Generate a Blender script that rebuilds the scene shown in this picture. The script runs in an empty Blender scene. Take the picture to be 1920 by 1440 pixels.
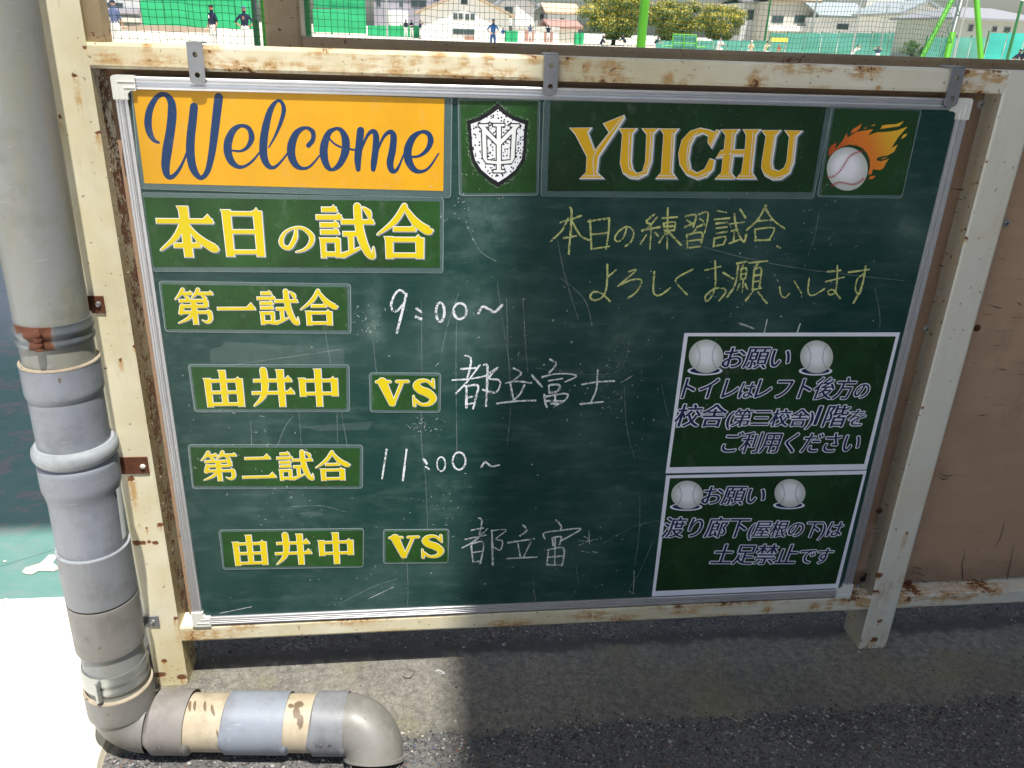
import bpy, bmesh, math, random
from mathutils import Vector, Matrix, noise
random.seed(7)
rad = math.radians
S = bpy.context.scene
COL = S.collection

# ------------------------------------------------------------------ camera
CAM = Vector((0.39428, -1.13996, 0.97327))
F_PX, PITCH, YAW, ROLL, PPX, PPY = 1489.255, 0.396106, 0.117661, 0.0351552, -10.221, -43.644
fw = Vector((math.sin(YAW)*math.cos(PITCH), math.cos(YAW)*math.cos(PITCH), -math.sin(PITCH)))
rt = fw.cross(Vector((0, 0, 1))).normalized(); up = rt.cross(fw)
RT = rt*math.cos(ROLL) + up*math.sin(ROLL); UP = -rt*math.sin(ROLL) + up*math.cos(ROLL)
cam = bpy.data.cameras.new('camera'); camo = bpy.data.objects.new('camera', cam); COL.objects.link(camo)
camo.matrix_world = Matrix(((RT.x, UP.x, -fw.x, CAM.x), (RT.y, UP.y, -fw.y, CAM.y), (RT.z, UP.z, -fw.z, CAM.z), (0, 0, 0, 1)))
cam.sensor_fit = 'HORIZONTAL'; cam.sensor_width = 36; cam.lens = F_PX/1920*36
cam.shift_x = -PPX/1920; cam.shift_y = PPY/1920
cam.clip_start = 0.02; cam.clip_end = 3000
S.camera = camo
# ------------------------------------------------------------------ light
SUN_TO = Vector((0.11, -0.33, 1.0)).normalized()
W = bpy.data.worlds.new('World'); S.world = W; W.use_nodes = True
wn = W.node_tree.nodes; wl = W.node_tree.links
sky = wn.new('ShaderNodeTexSky'); sky.sky_type = 'NISHITA'; sky.sun_disc = False
sky.sun_elevation = math.asin(SUN_TO.z); sky.sun_rotation = math.atan2(SUN_TO.x, SUN_TO.y)
sky.dust_density = 2.0; sky.air_density = 1.0
wn['Background'].inputs[1].default_value = 0.082
wl.new(sky.outputs[0], wn['Background'].inputs[0])
sl = bpy.data.lights.new('sun', 'SUN'); sl.energy = 5.0; sl.angle = rad(0.53); sl.color = (1.0, 0.96, 0.89)
so = bpy.data.objects.new('sun', sl); COL.objects.link(so); so.location = (3, -8, 20)
so.rotation_euler = (-SUN_TO).to_track_quat('-Z', 'Y').to_euler()
S.view_settings.view_transform = 'Standard'; S.view_settings.look = 'None'
S.view_settings.exposure = 0.58; S.view_settings.gamma = 1.0; S.view_settings.use_curve_mapping = False
S.cycles.max_bounces = 6; S.cycles.transparent_max_bounces = 12; S.cycles.caustics_reflective = False; S.cycles.caustics_refractive = False

# ------------------------------------------------------------------ measured directions of the photograph
def ray(x, y):
    return fw + RT*((x-960-PPX)/F_PX) - UP*((y-720-PPY)/F_PX)
def onY(x, y, Y=0.0):
    d = ray(x, y); return CAM + d*((Y-CAM.y)/d.y)
def onZ(x, y, Z):
    d = ray(x, y); return CAM + d*((Z-CAM.z)/d.z)
def far(x, y, dist):
    return CAM + ray(x, y)*dist
G = -0.13          # ground at the fence
FIELD = -0.28      # ball field

# ------------------------------------------------------------------ node helpers
def srgb(r, g, b):
    f = lambda c: (c/255/12.92) if c/255 <= .04045 else ((c/255+.055)/1.055)**2.4
    return (f(r), f(g), f(b), 1)
class NT:
    def __init__(s, name):
        s.m = bpy.data.materials.new(name); s.m.use_nodes = True
        s.n = s.m.node_tree.nodes; s.l = s.m.node_tree.links; s.b = s.n['Principled BSDF']
        s.pos = s.n.new('ShaderNodeNewGeometry').outputs['Position']
    def put(s, inp, v):
        if v is None: return
        if isinstance(v, (int, float)):
            if inp.type == 'RGBA': v = (v, v, v, 1)
            inp.default_value = v
        elif isinstance(v, (tuple, list)):
            inp.default_value = v if inp.type != 'VECTOR' else v[:3]
        else: s.l.new(v, inp)
    def set(s, **k):
        for a, v in k.items(): s.put(s.b.inputs[a.replace('_', ' ')], v)
        return s
    def scale(s, v=None, sc=(1, 1, 1), loc=(0, 0, 0)):
        n = s.n.new('ShaderNodeMapping'); s.put(n.inputs[0], v or s.pos); n.inputs['Scale'].default_value = sc; n.inputs['Location'].default_value = loc
        return n.outputs[0]
    def noise(s, sc, det=4, rough=.55, v=None, col=False, dist=0):
        n = s.n.new('ShaderNodeTexNoise'); s.put(n.inputs['Vector'], v or s.pos); n.inputs['Scale'].default_value = sc
        n.inputs['Detail'].default_value = det; n.inputs['Roughness'].default_value = rough; n.inputs['Distortion'].default_value = dist
        return n.outputs['Color' if col else 'Fac']
    def vor(s, sc, v=None, feat='F1', out='Distance', rnd=1):
        n = s.n.new('ShaderNodeTexVoronoi'); n.feature = feat; s.put(n.inputs['Vector'], v or s.pos); n.inputs['Scale'].default_value = sc
        n.inputs['Randomness'].default_value = rnd
        return n.outputs[out]
    def ramp(s, f, a, b, ca=0.0, cb=1.0):
        n = s.n.new('ShaderNodeMapRange'); n.interpolation_type = 'SMOOTHSTEP'; s.put(n.inputs[0], f)
        n.inputs[1].default_value = a; n.inputs[2].default_value = b; n.inputs[3].default_value = ca; n.inputs[4].default_value = cb
        return n.outputs[0]
    def mix(s, f, a, b, mode='MIX'):
        n = s.n.new('ShaderNodeMix'); n.data_type = 'RGBA'; n.blend_type = mode; s.put(n.inputs[0], f)
        s.put(n.inputs[6], a); s.put(n.inputs[7], b); return n.outputs[2]
    def math(s, op, a, b=0.0, clamp=False):
        n = s.n.new('ShaderNodeMath'); n.operation = op; n.use_clamp = clamp; s.put(n.inputs[0], a); s.put(n.inputs[1], b); return n.outputs[0]
    def attr(s, name):
        n = s.n.new('ShaderNodeAttribute'); n.attribute_name = name; return n
    def sep(s, v=None):
        n = s.n.new('ShaderNodeSeparateXYZ'); s.put(n.inputs[0], v or s.pos); return n.outputs
    def bump(s, h, strength=.3, dist=.001, nrm=None):
        n = s.n.new('ShaderNodeBump'); s.put(n.inputs['Height'], h); n.inputs['Strength'].default_value = strength; n.inputs['Distance'].default_value = dist
        if nrm: s.put(n.inputs['Normal'], nrm)
        s.l.new(n.outputs[0], s.b.inputs['Normal']); return n.outputs[0]
    def obj(s):
        return s.n.new('ShaderNodeTexCoord').outputs['Object']

def plain(name, c, rough=.5, metal=0, var=.12, sc=40, bump=0, bsc=300, spec=None, coord='pos'):
    t = NT(name); v = t.obj() if coord == 'obj' else None
    c2 = tuple(x*(1-var) for x in c[:3])+(1,); c3 = tuple(min(1, x*(1+var)) for x in c[:3])+(1,)
    t.set(Base_Color=t.mix(t.noise(sc, 4, v=v), c2, c3), Roughness=rough, Metallic=metal)
    if spec is not None: t.set(Specular_IOR_Level=spec)
    if bump: t.bump(t.noise(bsc, 3, v=v), bump, .001)
    return t.m

# ------------------------------------------------------------------ object helpers
def tag(o, label=None, cat=None, group=None, kind=None):
    for k, v in (('label', label), ('category', cat), ('group', group), ('kind', kind)):
        if v: o[k] = v
    return o
def thing(name, label, cat, loc=(0, 0, 0), rz=0, group=None):
    o = bpy.data.objects.new(name, None); COL.objects.link(o); o.location = loc; o.rotation_euler = (0, 0, rz)
    o.empty_display_size = .1
    return tag(o, label, cat, group)
def link(name, me, mats, parent=None, local=False, smooth=False, bevel=0, seg=2):
    o = bpy.data.objects.new(name, me); COL.objects.link(o)
    if mats is not None:
        for m in (mats if isinstance(mats, (list, tuple)) else [mats]): me.materials.append(m)
    if smooth:
        me.polygons.foreach_set('use_smooth', [True]*len(me.polygons))
        if smooth != 'all':
            try: me.set_sharp_from_angle(angle=rad(40))
            except Exception: pass
    if parent:
        o.parent = parent
        if not local:
            mw = Matrix.LocRotScale(parent.location, parent.rotation_euler, parent.scale)
            if parent.parent: mw = parent['_w'] if '_w' in parent else Matrix()
            o.matrix_parent_inverse = Matrix.LocRotScale(root(parent).location, root(parent).rotation_euler, None).inverted() if not parent.parent else Matrix()
    if bevel:
        b = o.modifiers.new('bevel', 'BEVEL'); b.width = bevel; b.segments = seg; b.limit_method = 'ANGLE'; b.angle_limit = rad(40)
    return o
def root(o):
    while o.parent: o = o.parent
    return o
class MB:
    def __init__(s): s.v = []; s.f = []; s.mi = []; s.cm = 0
    def poly(s, pts):
        i = len(s.v); s.v += [tuple(p) for p in pts]; s.f.append(tuple(range(i, i+len(pts)))); s.mi.append(s.cm)
    def box(s, a, b, rot=None, about=None):
        x0, y0, z0 = a; x1, y1, z1 = b; i = len(s.v)
        P = [(x0, y0, z0), (x1, y0, z0), (x1, y1, z0), (x0, y1, z0), (x0, y0, z1), (x1, y0, z1), (x1, y1, z1), (x0, y1, z1)]
        if rot is not None:
            c = Vector(about) if about is not None else (Vector(a)+Vector(b))/2
            P = [tuple(rot @ (Vector(p)-c)+c) for p in P]
        s.v += P
        for q in ((0, 3, 2, 1), (4, 5, 6, 7), (0, 1, 5, 4), (1, 2, 6, 5), (2, 3, 7, 6), (3, 0, 4, 7)):
            s.f.append(tuple(i+k for k in q)); s.mi.append(s.cm)
    def grid(s, O, U, V, nu, nv, fn=None):
        i = len(s.v); O, U, V = Vector(O), Vector(U), Vector(V)
        for b in range(nv+1):
            for a in range(nu+1):
                p = O+U*(a/nu)+V*(b/nv)
                if fn: p = fn(p)
                s.v.append(tuple(p))
        for b in range(nv):
            for a in range(nu):
                k = i+b*(nu+1)+a; s.f.append((k, k+1, k+nu+2, k+nu+1)); s.mi.append(s.cm)
    def tube(s, pts, radii, n=24, cap=True):
        pts = [Vector(p) for p in pts]
        if isinstance(radii, (int, float)): radii = [radii]*len(pts)
        i0 = len(s.v); ref = None
        for k, p in enumerate(pts):
            a = pts[max(0, k-1)]; b = pts[min(len(pts)-1, k+1)]
            t = (b-a)
            if t.length < 1e-9: t = Vector((0, 0, 1))
            t.normalize()
            if ref is None:
                ref = t.orthogonal().normalized()
            ref = (ref - t*ref.dot(t)).normalized(); bi = t.cross(ref)
            for j in range(n):
                an = 2*math.pi*j/n
                s.v.append(tuple(p+(ref*math.cos(an)+bi*math.sin(an))*radii[k]))
        for k in range(len(pts)-1):
            for j in range(n):
                a = i0+k*n+j; b = i0+k*n+(j+1) % n
                s.f.append((a, b, b+n, a+n)); s.mi.append(s.cm)
        if cap:
            s.f.append(tuple(i0+j for j in range(n))[::-1]); s.mi.append(s.cm)
            e = i0+(len(pts)-1)*n; s.f.append(tuple(e+j for j in range(n))); s.mi.append(s.cm)
    def me(s, name):
        m = bpy.data.meshes.new(name); m.from_pydata(s.v, [], s.f)
        if any(s.mi): m.polygons.foreach_set('material_index', s.mi)
        m.update(); return m
    def build(s, name, mats, parent=None, **k):
        return link(name, s.me(name), mats, parent, **k)
def fattr(me, name, fn):
    a = me.attributes.new(name, 'FLOAT', 'POINT'); a.data.foreach_set('value', [fn(v.co) for v in me.vertices])
def nz(p, sc, seed=0):
    return noise.fractal(Vector(p)*sc+Vector((seed*7.3, seed*3.1, seed)), 1.0, 2.0, 3)

# ------------------------------------------------------------------ materials
def rusty(name, base, rust_amt=.5, grime=.5, along='x'):
    t = NT(name); w = t.attr('wear').outputs['Fac']; k = t.attr('streak').outputs['Fac']
    st = t.scale(sc=(.16, 1, 1) if along == 'x' else (1, 1, .12))
    n1 = t.noise(55, 7, .68); n2 = t.noise(260, 3, .6); n3 = t.noise(9, 3); brush = t.noise(150, 4, .7, v=st); br2 = t.noise(40, 4, .65, v=st)
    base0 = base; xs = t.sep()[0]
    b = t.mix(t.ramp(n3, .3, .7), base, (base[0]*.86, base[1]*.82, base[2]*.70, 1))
    b = t.mix(t.ramp(xs, .7, 1.25, 0, .75 if base[0] > .38 else 0), b, (.72, .72, .66, 1) if base[0] > .6 else (.36, .345, .30, 1))  # to the right, the cool tint of the shade is mixed into the paint
    b = t.mix(t.ramp(br2, .5, .8, 0, .30), b, (.46, .44, .40, 1))
    b = t.mix(t.ramp(t.noise(5, 4, .65), .48, .72, 0, .32*grime*2), b, (.62, .50, .26, 1))
    b = t.mix(t.ramp(brush, .60, .80, 0, .35), b, (.34, .25, .15, 1))
    sk = t.math('MULTIPLY', k, t.ramp(t.math('ADD', n1, t.math('MULTIPLY', t.math('SUBTRACT', brush, .5), .9)), .25, .70), True)
    b = t.mix(t.ramp(sk, .03, .65, 0, .85), b, (.50, .29, .10, 1))
    f = t.math('ADD', t.math('ADD', w, t.math('MULTIPLY', t.math('SUBTRACT', n1, .5), 1.5)), t.math('MULTIPLY', t.math('SUBTRACT', n2, .5), 1.1))
    f = t.math('ADD', f, t.math('MULTIPLY', t.math('SUBTRACT', brush, .5), .5))
    m = t.ramp(f, .54, .64)
    rc = t.mix(t.noise(120, 4), (.075, .026, .014, 1), (.30, .125, .045, 1))
    c = t.mix(m, b, rc)
    sp = t.ramp(t.noise(110, 2, .4, v=t.scale(loc=(3, 1, 2))), .71-.05*rust_amt, .75-.05*rust_amt)
    c = t.mix(t.math('MULTIPLY', sp, rust_amt), c, (.13, .05, .022, 1))
    t.set(Base_Color=c, Roughness=t.ramp(m, 0, 1, .42, .9))
    hb = t.math('SUBTRACT', t.math('MULTIPLY', t.noise(25, 2), .5), t.math('ADD', t.math('MULTIPLY', m, t.math('ADD', .3, n2)), t.math('MULTIPLY', sp, .4)))
    t.bump(hb, .6, .0012)
    return t.m
CREAM = (.80, .755, .58, 1)
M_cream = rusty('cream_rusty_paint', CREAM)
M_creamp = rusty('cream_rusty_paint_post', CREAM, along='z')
M_cream2 = rusty('cream_dull_paint', (.33, .26, .17, 1), .9)
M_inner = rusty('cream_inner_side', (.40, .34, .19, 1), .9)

def m_asphalt():
    t = NT('old_asphalt'); x, y, z = t.sep()
    wob = t.math('MULTIPLY', t.math('SUBTRACT', t.noise(16, 7, .75), .5), .09)
    yy = t.math('ADD', y, wob)
    rough = t.math('ADD', t.ramp(yy, -.150, -.135, 1, 0), t.ramp(yy, .055, .085, 0, 1), True)
    v1 = t.vor(250, out='Color'); v1d = t.vor(250)
    gr = t.n.new('ShaderNodeSeparateColor'); t.put(gr.inputs[0], v1); g = gr.outputs[0]
    stone = t.mix(t.ramp(g, .0, 1.0), (.045, .046, .05, 1), (.25, .245, .235, 1))
    stone = t.mix(t.ramp(g, .965, .98), stone, (.42, .41, .38, 1))
    stone = t.mix(t.ramp(gr.outputs[1], .975, .985), stone, (.30, .12, .07, 1))
    bind = t.mix(t.noise(22, 6, .65), (.05, .05, .051, 1), (.18, .175, .16, 1))
    sm = t.ramp(t.noise(9, 4, .6), .38, .62)
    asp = t.mix(t.math('MULTIPLY', t.ramp(v1d, .42, .60), .8), stone, bind)
    asp = t.mix(t.math('MULTIPLY', sm, .55), asp, bind)
    mort = t.mix(t.ramp(t.noise(70, 8, .78), .32, .68), (.105, .098, .084, 1), (.235, .222, .188, 1))
    mort = t.mix(t.ramp(t.noise(7, 4), .52, .68, 0, .5), mort, (.20, .19, .10, 1))
    fs = t.vor(420, out='Color'); gs = t.n.new('ShaderNodeSeparateColor'); t.put(gs.inputs[0], fs)
    mort = t.mix(t.ramp(gs.outputs[0], .86, .97, 0, .45), mort, (.06, .06, .06, 1))
    mort = t.mix(t.ramp(gs.outputs[1], .93, .99, 0, .5), mort, (.36, .35, .32, 1))
    dark = t.mix(t.ramp(yy, .03, .05, 0, 1), mort, tuple(c*.5 for c in (.14, .13, .12))+(1,))
    c = t.mix(rough, dark, asp)
    c = t.mix(t.ramp(t.noise(6, 5, .7), .35, .7, 0, .5), c, t.mix(.5, c, (.02, .02, .02, 1)))
    t.set(Base_Color=c, Roughness=.85)
    h = t.mix(rough, t.math('MULTIPLY', t.noise(220, 4), .35), t.math('ADD', t.ramp(v1d, 0, .6, 1, 0), t.noise(40, 4)))
    t.bump(h, .9, .003)
    return t.m
M_asphalt = m_asphalt()
def m_court():
    t = NT('worn_green_court_paint'); x, y, z = t.sep()
    w = t.math('MULTIPLY', t.ramp(t.noise(9, 9, .74, v=t.scale(sc=(1, 1.5, 1))), .50, .57), t.ramp(y, .42, .60, .25, 1))
    g = t.mix(t.noise(20, 4), (.08, .205, .185, 1), (.15, .275, .245, 1))
    c = t.mix(t.math('MULTIPLY', w, .8), g, (.26, .235, .24, 1))
    c = t.mix(t.ramp(t.noise(3, 3), .52, .66, 0, .5), c, (.30, .34, .34, 1))
    c = t.mix(t.ramp(t.math('ADD', y, t.math('MULTIPLY', t.noise(4), .3)), 1.5, 2.3), c, (.36, .40, .44, 1))
    crk = t.ramp(t.vor(.9, feat='DISTANCE_TO_EDGE', v=t.scale(sc=(1, 1.3, 1))), 0, .003, .5, 0)
    c = t.mix(crk, c, (.03, .04, .045, 1))
    t.set(Base_Color=c, Roughness=.55); t.bump(t.noise(120, 4), .4, .002)
    return t.m
M_court = m_court()
M_conc = plain('sunlit_pale_concrete', (.80, .78, .73, 1), .9, var=.06, sc=30, bump=.4, bsc=150)
M_kerb = plain('kerb_concrete', (.62, .58, .46, 1), .9, var=.25, sc=60, bump=.6, bsc=120)
M_sand = plain('pale_field_sand', (.70, .64, .52, 1), .95, var=.05, sc=.6)

def m_board():
    t = NT('chalkboard_green'); x, y, z = t.sep()
    s = t.attr('smudge').outputs['Fac']
    n = t.noise(5, 5, .6, v=t.scale(sc=(1, 1, 1))); st = t.noise(11, 5, .65, v=t.scale(sc=(1.2, 1, 5)))
    b = t.mix(t.noise(2.5, 3), (.0065, .038, .034, 1), (.010, .053, .046, 1))
    f = t.math('ADD', t.math('MULTIPLY', t.ramp(n, .42, .75), .10), t.math('MULTIPLY', t.ramp(st, .45, .8), .13))
    f = t.math('ADD', f, t.math('MULTIPLY', s, t.ramp(t.noise(45, 5, .65), .25, .75)))
    fine = t.ramp(t.noise(900, 2, .5), .60, .72, 0, .10)
    f = t.math('ADD', f, t.math('MULTIPLY', fine, t.ramp(t.noise(14, 3), .45, .7)))
    c = t.mix(f, b, (.26, .37, .34, 1))
    cell = t.vor(95, out='Color'); cd = t.vor(95); g = t.n.new('ShaderNodeSeparateColor'); t.put(g.inputs[0], cell)
    dot = t.math('MULTIPLY', t.math('MULTIPLY', t.ramp(cd, .10, .17, 1, 0), t.ramp(g.outputs[0], .93, .94)), t.ramp(t.noise(6, 3), .45, .62))
    c = t.mix(t.math('MULTIPLY', dot, .6), c, (.6, .64, .62, 1))
    t.set(Base_Color=c, Roughness=t.ramp(n, .3, .7, .34, .48), Specular_IOR_Level=.32)
    t.bump(t.noise(500, 2), .05, .0003)
    return t.m
M_board = m_board()
def m_chalk(name, c):
    t = NT(name); n = t.noise(650, 3, .6); n2 = t.noise(90, 3)
    a = t.ramp(t.math('ADD', n, t.math('MULTIPLY', t.math('SUBTRACT', n2, .5), .5)), .34, .50)
    k = t.attr('fade').outputs['Fac']
    t.set(Base_Color=c, Roughness=1, Specular_IOR_Level=0, Alpha=t.math('MULTIPLY', a, k)); return t.m
M_chw = m_chalk('white_chalk', (.80, .83, .86, 1)); M_chy = m_chalk('yellow_chalk', (.62, .66, .26, 1))
def m_print(name, c, rough=.32, var=.05):
    t = NT(name)
    c2 = tuple(x*(1-var) for x in c[:3])+(1,)
    col = t.mix(t.ramp(t.noise(11, 4, .6), .3, .7), c, c2)
    col = t.mix(t.ramp(t.noise(22, 6, .7, v=t.scale(sc=(1.4, 1, .8), loc=(4, 0, 2))), .54, .80, 0, .16), col, (.40, .43, .42, 1))
    col = t.mix(t.ramp(t.noise(420, 2), .70, .76, 0, .25), col, (.6, .62, .6, 1))
    t.set(Base_Color=col, Roughness=.55, Specular_IOR_Level=.3, Coat_Weight=.18, Coat_Roughness=.2)
    t.bump(t.noise(9, 2), .25, .004)
    return t.m
M_pgreen = m_print('print_dark_green', (.018, .085, .014, 1), var=.45)
M_pgreen2 = m_print('print_deep_green', (.009, .050, .012, 1), var=.45)
M_pyellow = m_print('print_sheet_amber', (.80, .40, .010, 1), var=.12)
M_navy = m_print('print_blue_lettering', (.006, .040, .13, 1))
M_ly = m_print('print_yellow_lettering', (.74, .58, .004, 1))
M_lw = m_print('print_white_lettering', (.82, .84, .84, 1))
M_lg = m_print('print_grey_shadow', (.16, .20, .24, 1))
M_gold = m_print('print_gold_lettering', (.86, .50, .018, 1))
M_dnavy = m_print('print_dark_navy', (.012, .018, .085, 1))
M_black = m_print('print_black', (.008, .008, .012, 1))
M_lav = m_print('print_lavender_white', (.84, .86, .98, 1))
M_red = m_print('print_red', (.45, .03, .05, 1))
def m_speck():
    t = NT('print_speckled_white'); n = t.vor(330); m = t.vor(330, out='Color'); g = t.n.new('ShaderNodeSeparateColor'); t.put(g.inputs[0], m)
    k = t.math('MULTIPLY', t.ramp(n, .40, .50, 1, 0), t.ramp(g.outputs[0], .38, .42))
    t.set(Base_Color=t.mix(k, (.80, .82, .86, 1), (.01, .01, .015, 1)), Roughness=.5, Coat_Weight=.15, Coat_Roughness=.22); return t.m
M_speck = m_speck()
def m_flame():
    t = NT('print_flame'); f = t.attr('g').outputs['Fac']
    c = t.mix(t.ramp(f, 0, .45), (.50, .085, .012, 1), (.80, .20, .02, 1)); c = t.mix(t.ramp(f, .4, 1), c, (.85, .50, .03, 1))
    t.set(Base_Color=c, Roughness=.5, Coat_Weight=.15, Coat_Roughness=.22); return t.m
M_flame = m_flame()
def m_ballprint():
    t = NT('print_ball'); f = t.attr('g').outputs['Fac']
    c = t.mix(t.ramp(f, .35, 1.0), (.92, .93, .98, 1), (.56, .59, .56, 1))
    t.set(Base_Color=c, Roughness=.5, Coat_Weight=.15, Coat_Roughness=.22); return t.m
M_ballp = m_ballprint()
def m_film(name, a, c):
    t = NT(name)
    t.set(Base_Color=c, Roughness=.18, Alpha=a, Specular_IOR_Level=.6, Coat_Weight=.6, Coat_Roughness=.12)
    return t.m
M_film = m_film('laminate_film', .34, (.22, .33, .33, 1)); M_rim_glint = m_film('laminate_rim_glint', .5, (.42, .50, .50, 1))

def m_alu():
    t = NT('brushed_aluminium')
    t.set(Base_Color=t.mix(t.noise(30, 3), (.62, .63, .66, 1), (.78, .79, .82, 1)), Metallic=.85, Roughness=.38); return t.m
M_alu = m_alu()
M_plastic = plain('ivory_plastic', (.72, .73, .68, 1), .4, var=.06, sc=30)
M_steel = plain('zinc_plate', (.30, .31, .33, 1), .45, metal=.6, var=.12, sc=80)
M_galv = plain('galvanised_band', (.42, .44, .42, 1), .35, metal=.8, var=.3, sc=25)
M_screw = plain('screw_metal', (.42, .42, .42, 1), .4, metal=.7, var=.2, sc=200)
M_rust = plain('solid_rust', (.11, .036, .015, 1), .9, var=.6, sc=60, bump=.8, bsc=250)
M_dark = plain('dark_hole', (.012, .010, .008, 1), .9)
def m_ply():
    t = NT('painted_plywood'); n = t.noise(10, 4, .6, v=t.scale(sc=(1, 1, 6)))
    c = t.mix(n, (.40, .26, .165, 1), (.50, .335, .225, 1))
    c = t.mix(t.ramp(t.noise(3, 4), .5, .7, 0, .45), c, (.21, .145, .105, 1))
    c = t.mix(t.ramp(t.noise(7, 5, .7, v=t.scale(sc=(1, 1, .25))), .50, .75, 0, .60), c, (.17, .115, .09, 1))
    c = t.mix(t.ramp(t.noise(60, 6, .8), .62, .72, 0, .5), c, (.12, .08, .06, 1))
    c = t.mix(t.ramp(t.math('ADD', t.sep()[2], t.math('MULTIPLY', t.noise(18, 4), .10)), .04, .12, .55, 0), c, (.09, .065, .05, 1))
    cr = t.ramp(t.noise(26, 6, .75, v=t.scale(sc=(1.1, 1, 12))), .63, .67)
    c = t.mix(cr, c, (.03, .02, .015, 1))
    t.set(Base_Color=c, Roughness=.7); t.bump(t.math('SUBTRACT', t.math('MULTIPLY', n, .3), cr), .6, .001); return t.m
M_ply = m_ply()
def m_pvc(name, base, dirt, amt=.5, rough=.38):
    t = NT(name)
    n = t.noise(9, 6, .68, v=t.scale(sc=(3, 3, .6)))
    c = t.mix(t.ramp(n, .35, .72, 0, amt), base, dirt)
    c = t.mix(t.ramp(t.noise(14, 6, .7, v=t.scale(sc=(1, 1, 1), loc=(5, 2, 1))), .46, .70, 0, .60), c, tuple(x*.62 for x in dirt[:3])+(1,))
    c = t.mix(t.ramp(t.noise(30, 5, .75, v=t.scale(sc=(2, 2, .35))), .55, .75, 0, .30), c, tuple(min(1, x*1.5) for x in base[:3])+(1,))
    c = t.mix(t.ramp(t.noise(160, 3), .70, .76, 0, .5), c, tuple(x*.5 for x in dirt[:3])+(1,))
    w = t.attr('wear').outputs['Fac']
    c = t.mix(t.ramp(t.math('ADD', w, t.math('MULTIPLY', t.math('SUBTRACT', t.noise(60, 4), .5), .6)), .45, .6, 0, .85), c, (.10, .062, .032, 1))
    sc = t.ramp(t.noise(30, 3, .5, v=t.scale(sc=(1, 1, 14))), .70, .73, 0, .25)
    c = t.mix(sc, c, (.7, .7, .68, 1))
    t.set(Base_Color=c, Roughness=t.ramp(n, .3, .8, rough, rough+.2)); t.bump(t.noise(60, 3), .08, .001)
    return t.m
M_pvc_up = m_pvc('pvc_weathered_grey', (.23, .24, .243, 1), (.225, .228, .175, 1), .9)
M_pvc_bl = m_pvc('pvc_blue_grey', (.225, .245, .285, 1), (.20, .215, .24, 1), .5)
M_pvc_gr = m_pvc('pvc_mid_grey', (.20, .212, .23, 1), (.19, .19, .195, 1), .4)
M_pvc_wm = m_pvc('pvc_warm_grey', (.195, .190, .180, 1), (.18, .172, .145, 1), .7)
M_pvc_ring = m_pvc('pvc_pale_ring', (.31, .335, .36, 1), (.27, .29, .30, 1), .4)
M_pvc_cream = m_pvc('pvc_cream', (.46, .40, .30, 1), (.36, .29, .19, 1), .7)
M_pvc_lb = m_pvc('pvc_light_blue', (.235, .265, .315, 1), (.22, .235, .26, 1), .6)
M_pvc_tp = m_pvc('pvc_taupe', (.215, .20, .19, 1), (.20, .185, .165, 1), .6)
M_edge = plain('pvc_cut_edge', (.34, .29, .22, 1), .8, var=.4, sc=60)
M_net = plain('green_netting_cord', (.012, .115, .085, 1), .8, var=.1, sc=5)

# ================================================================== GROUND
g = MB(); g.grid((-400, -400, FIELD), (800, 0, 0), (0, 900, 0), 40, 45)
tag(g.build('ground', M_sand), kind='structure')
b = MB(); b.box((-.145, -14, FIELD-.2), (12, 3.2, G))
tag(b.build('pavement', M_asphalt), kind='structure')
b = MB(); b.box((-14, -14, FIELD-.2), (-.150, .245, G+.010))
tag(b.build('walkway', M_conc), kind='structure')
b = MB(); b.box((-14, .245, FIELD-.2), (-.147, 9.5, G+.008))
tag(b.build('court', M_court), kind='structure')
b = MB(); P = [onZ(x, y, G+.010) for x, y in ((41, 1072), (48, 1064), (62, 1060), (75, 1056), (84, 1048), (92, 1040), (104, 1040), (105, 1047), (99, 1055), (108, 1062), (112, 1066), (100, 1071), (88, 1070), (72, 1070), (60, 1077), (48, 1076))]
b.poly(P); b.poly([onZ(x, y, G+.010) for x, y in ((4, 1126), (10, 1121), (16, 1123), (14, 1128), (7, 1129))]); b.poly([onZ(x, y, G+.010) for x, y in ((6, 1051), (11, 1050), (12, 1053), (7, 1054))])
tag(b.build('bare_patch', M_kerb), kind='structure')
# broken concrete kerb beside the elbow
b = MB(); n = 70
for k in range(n):
    y0 = -1.0+k*1.245/n; y1 = y0+1.245/n
    def kx(y): return (-.150, -.120+.004*nz((0, y, 0), 25)+.002*nz((0, y, 0), 90))
    a0, b0 = kx(y0); a1, b1 = kx(y1); t = G+.013
    h0 = t+.0015*nz((1, y0, 0), 40); h1 = t+.0015*nz((1, y1, 0), 40)
    b.poly([(a0, y0, h0), (b0, y0, h0), (b1, y1, h1), (a1, y1, h1)])
    b.poly([(b0, y0, h0), (b0+.008, y0, G-.01), (b1+.008, y1, G-.01), (b1, y1, h1)])
tag(b.build('kerb', M_kerb), kind='structure')
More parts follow.
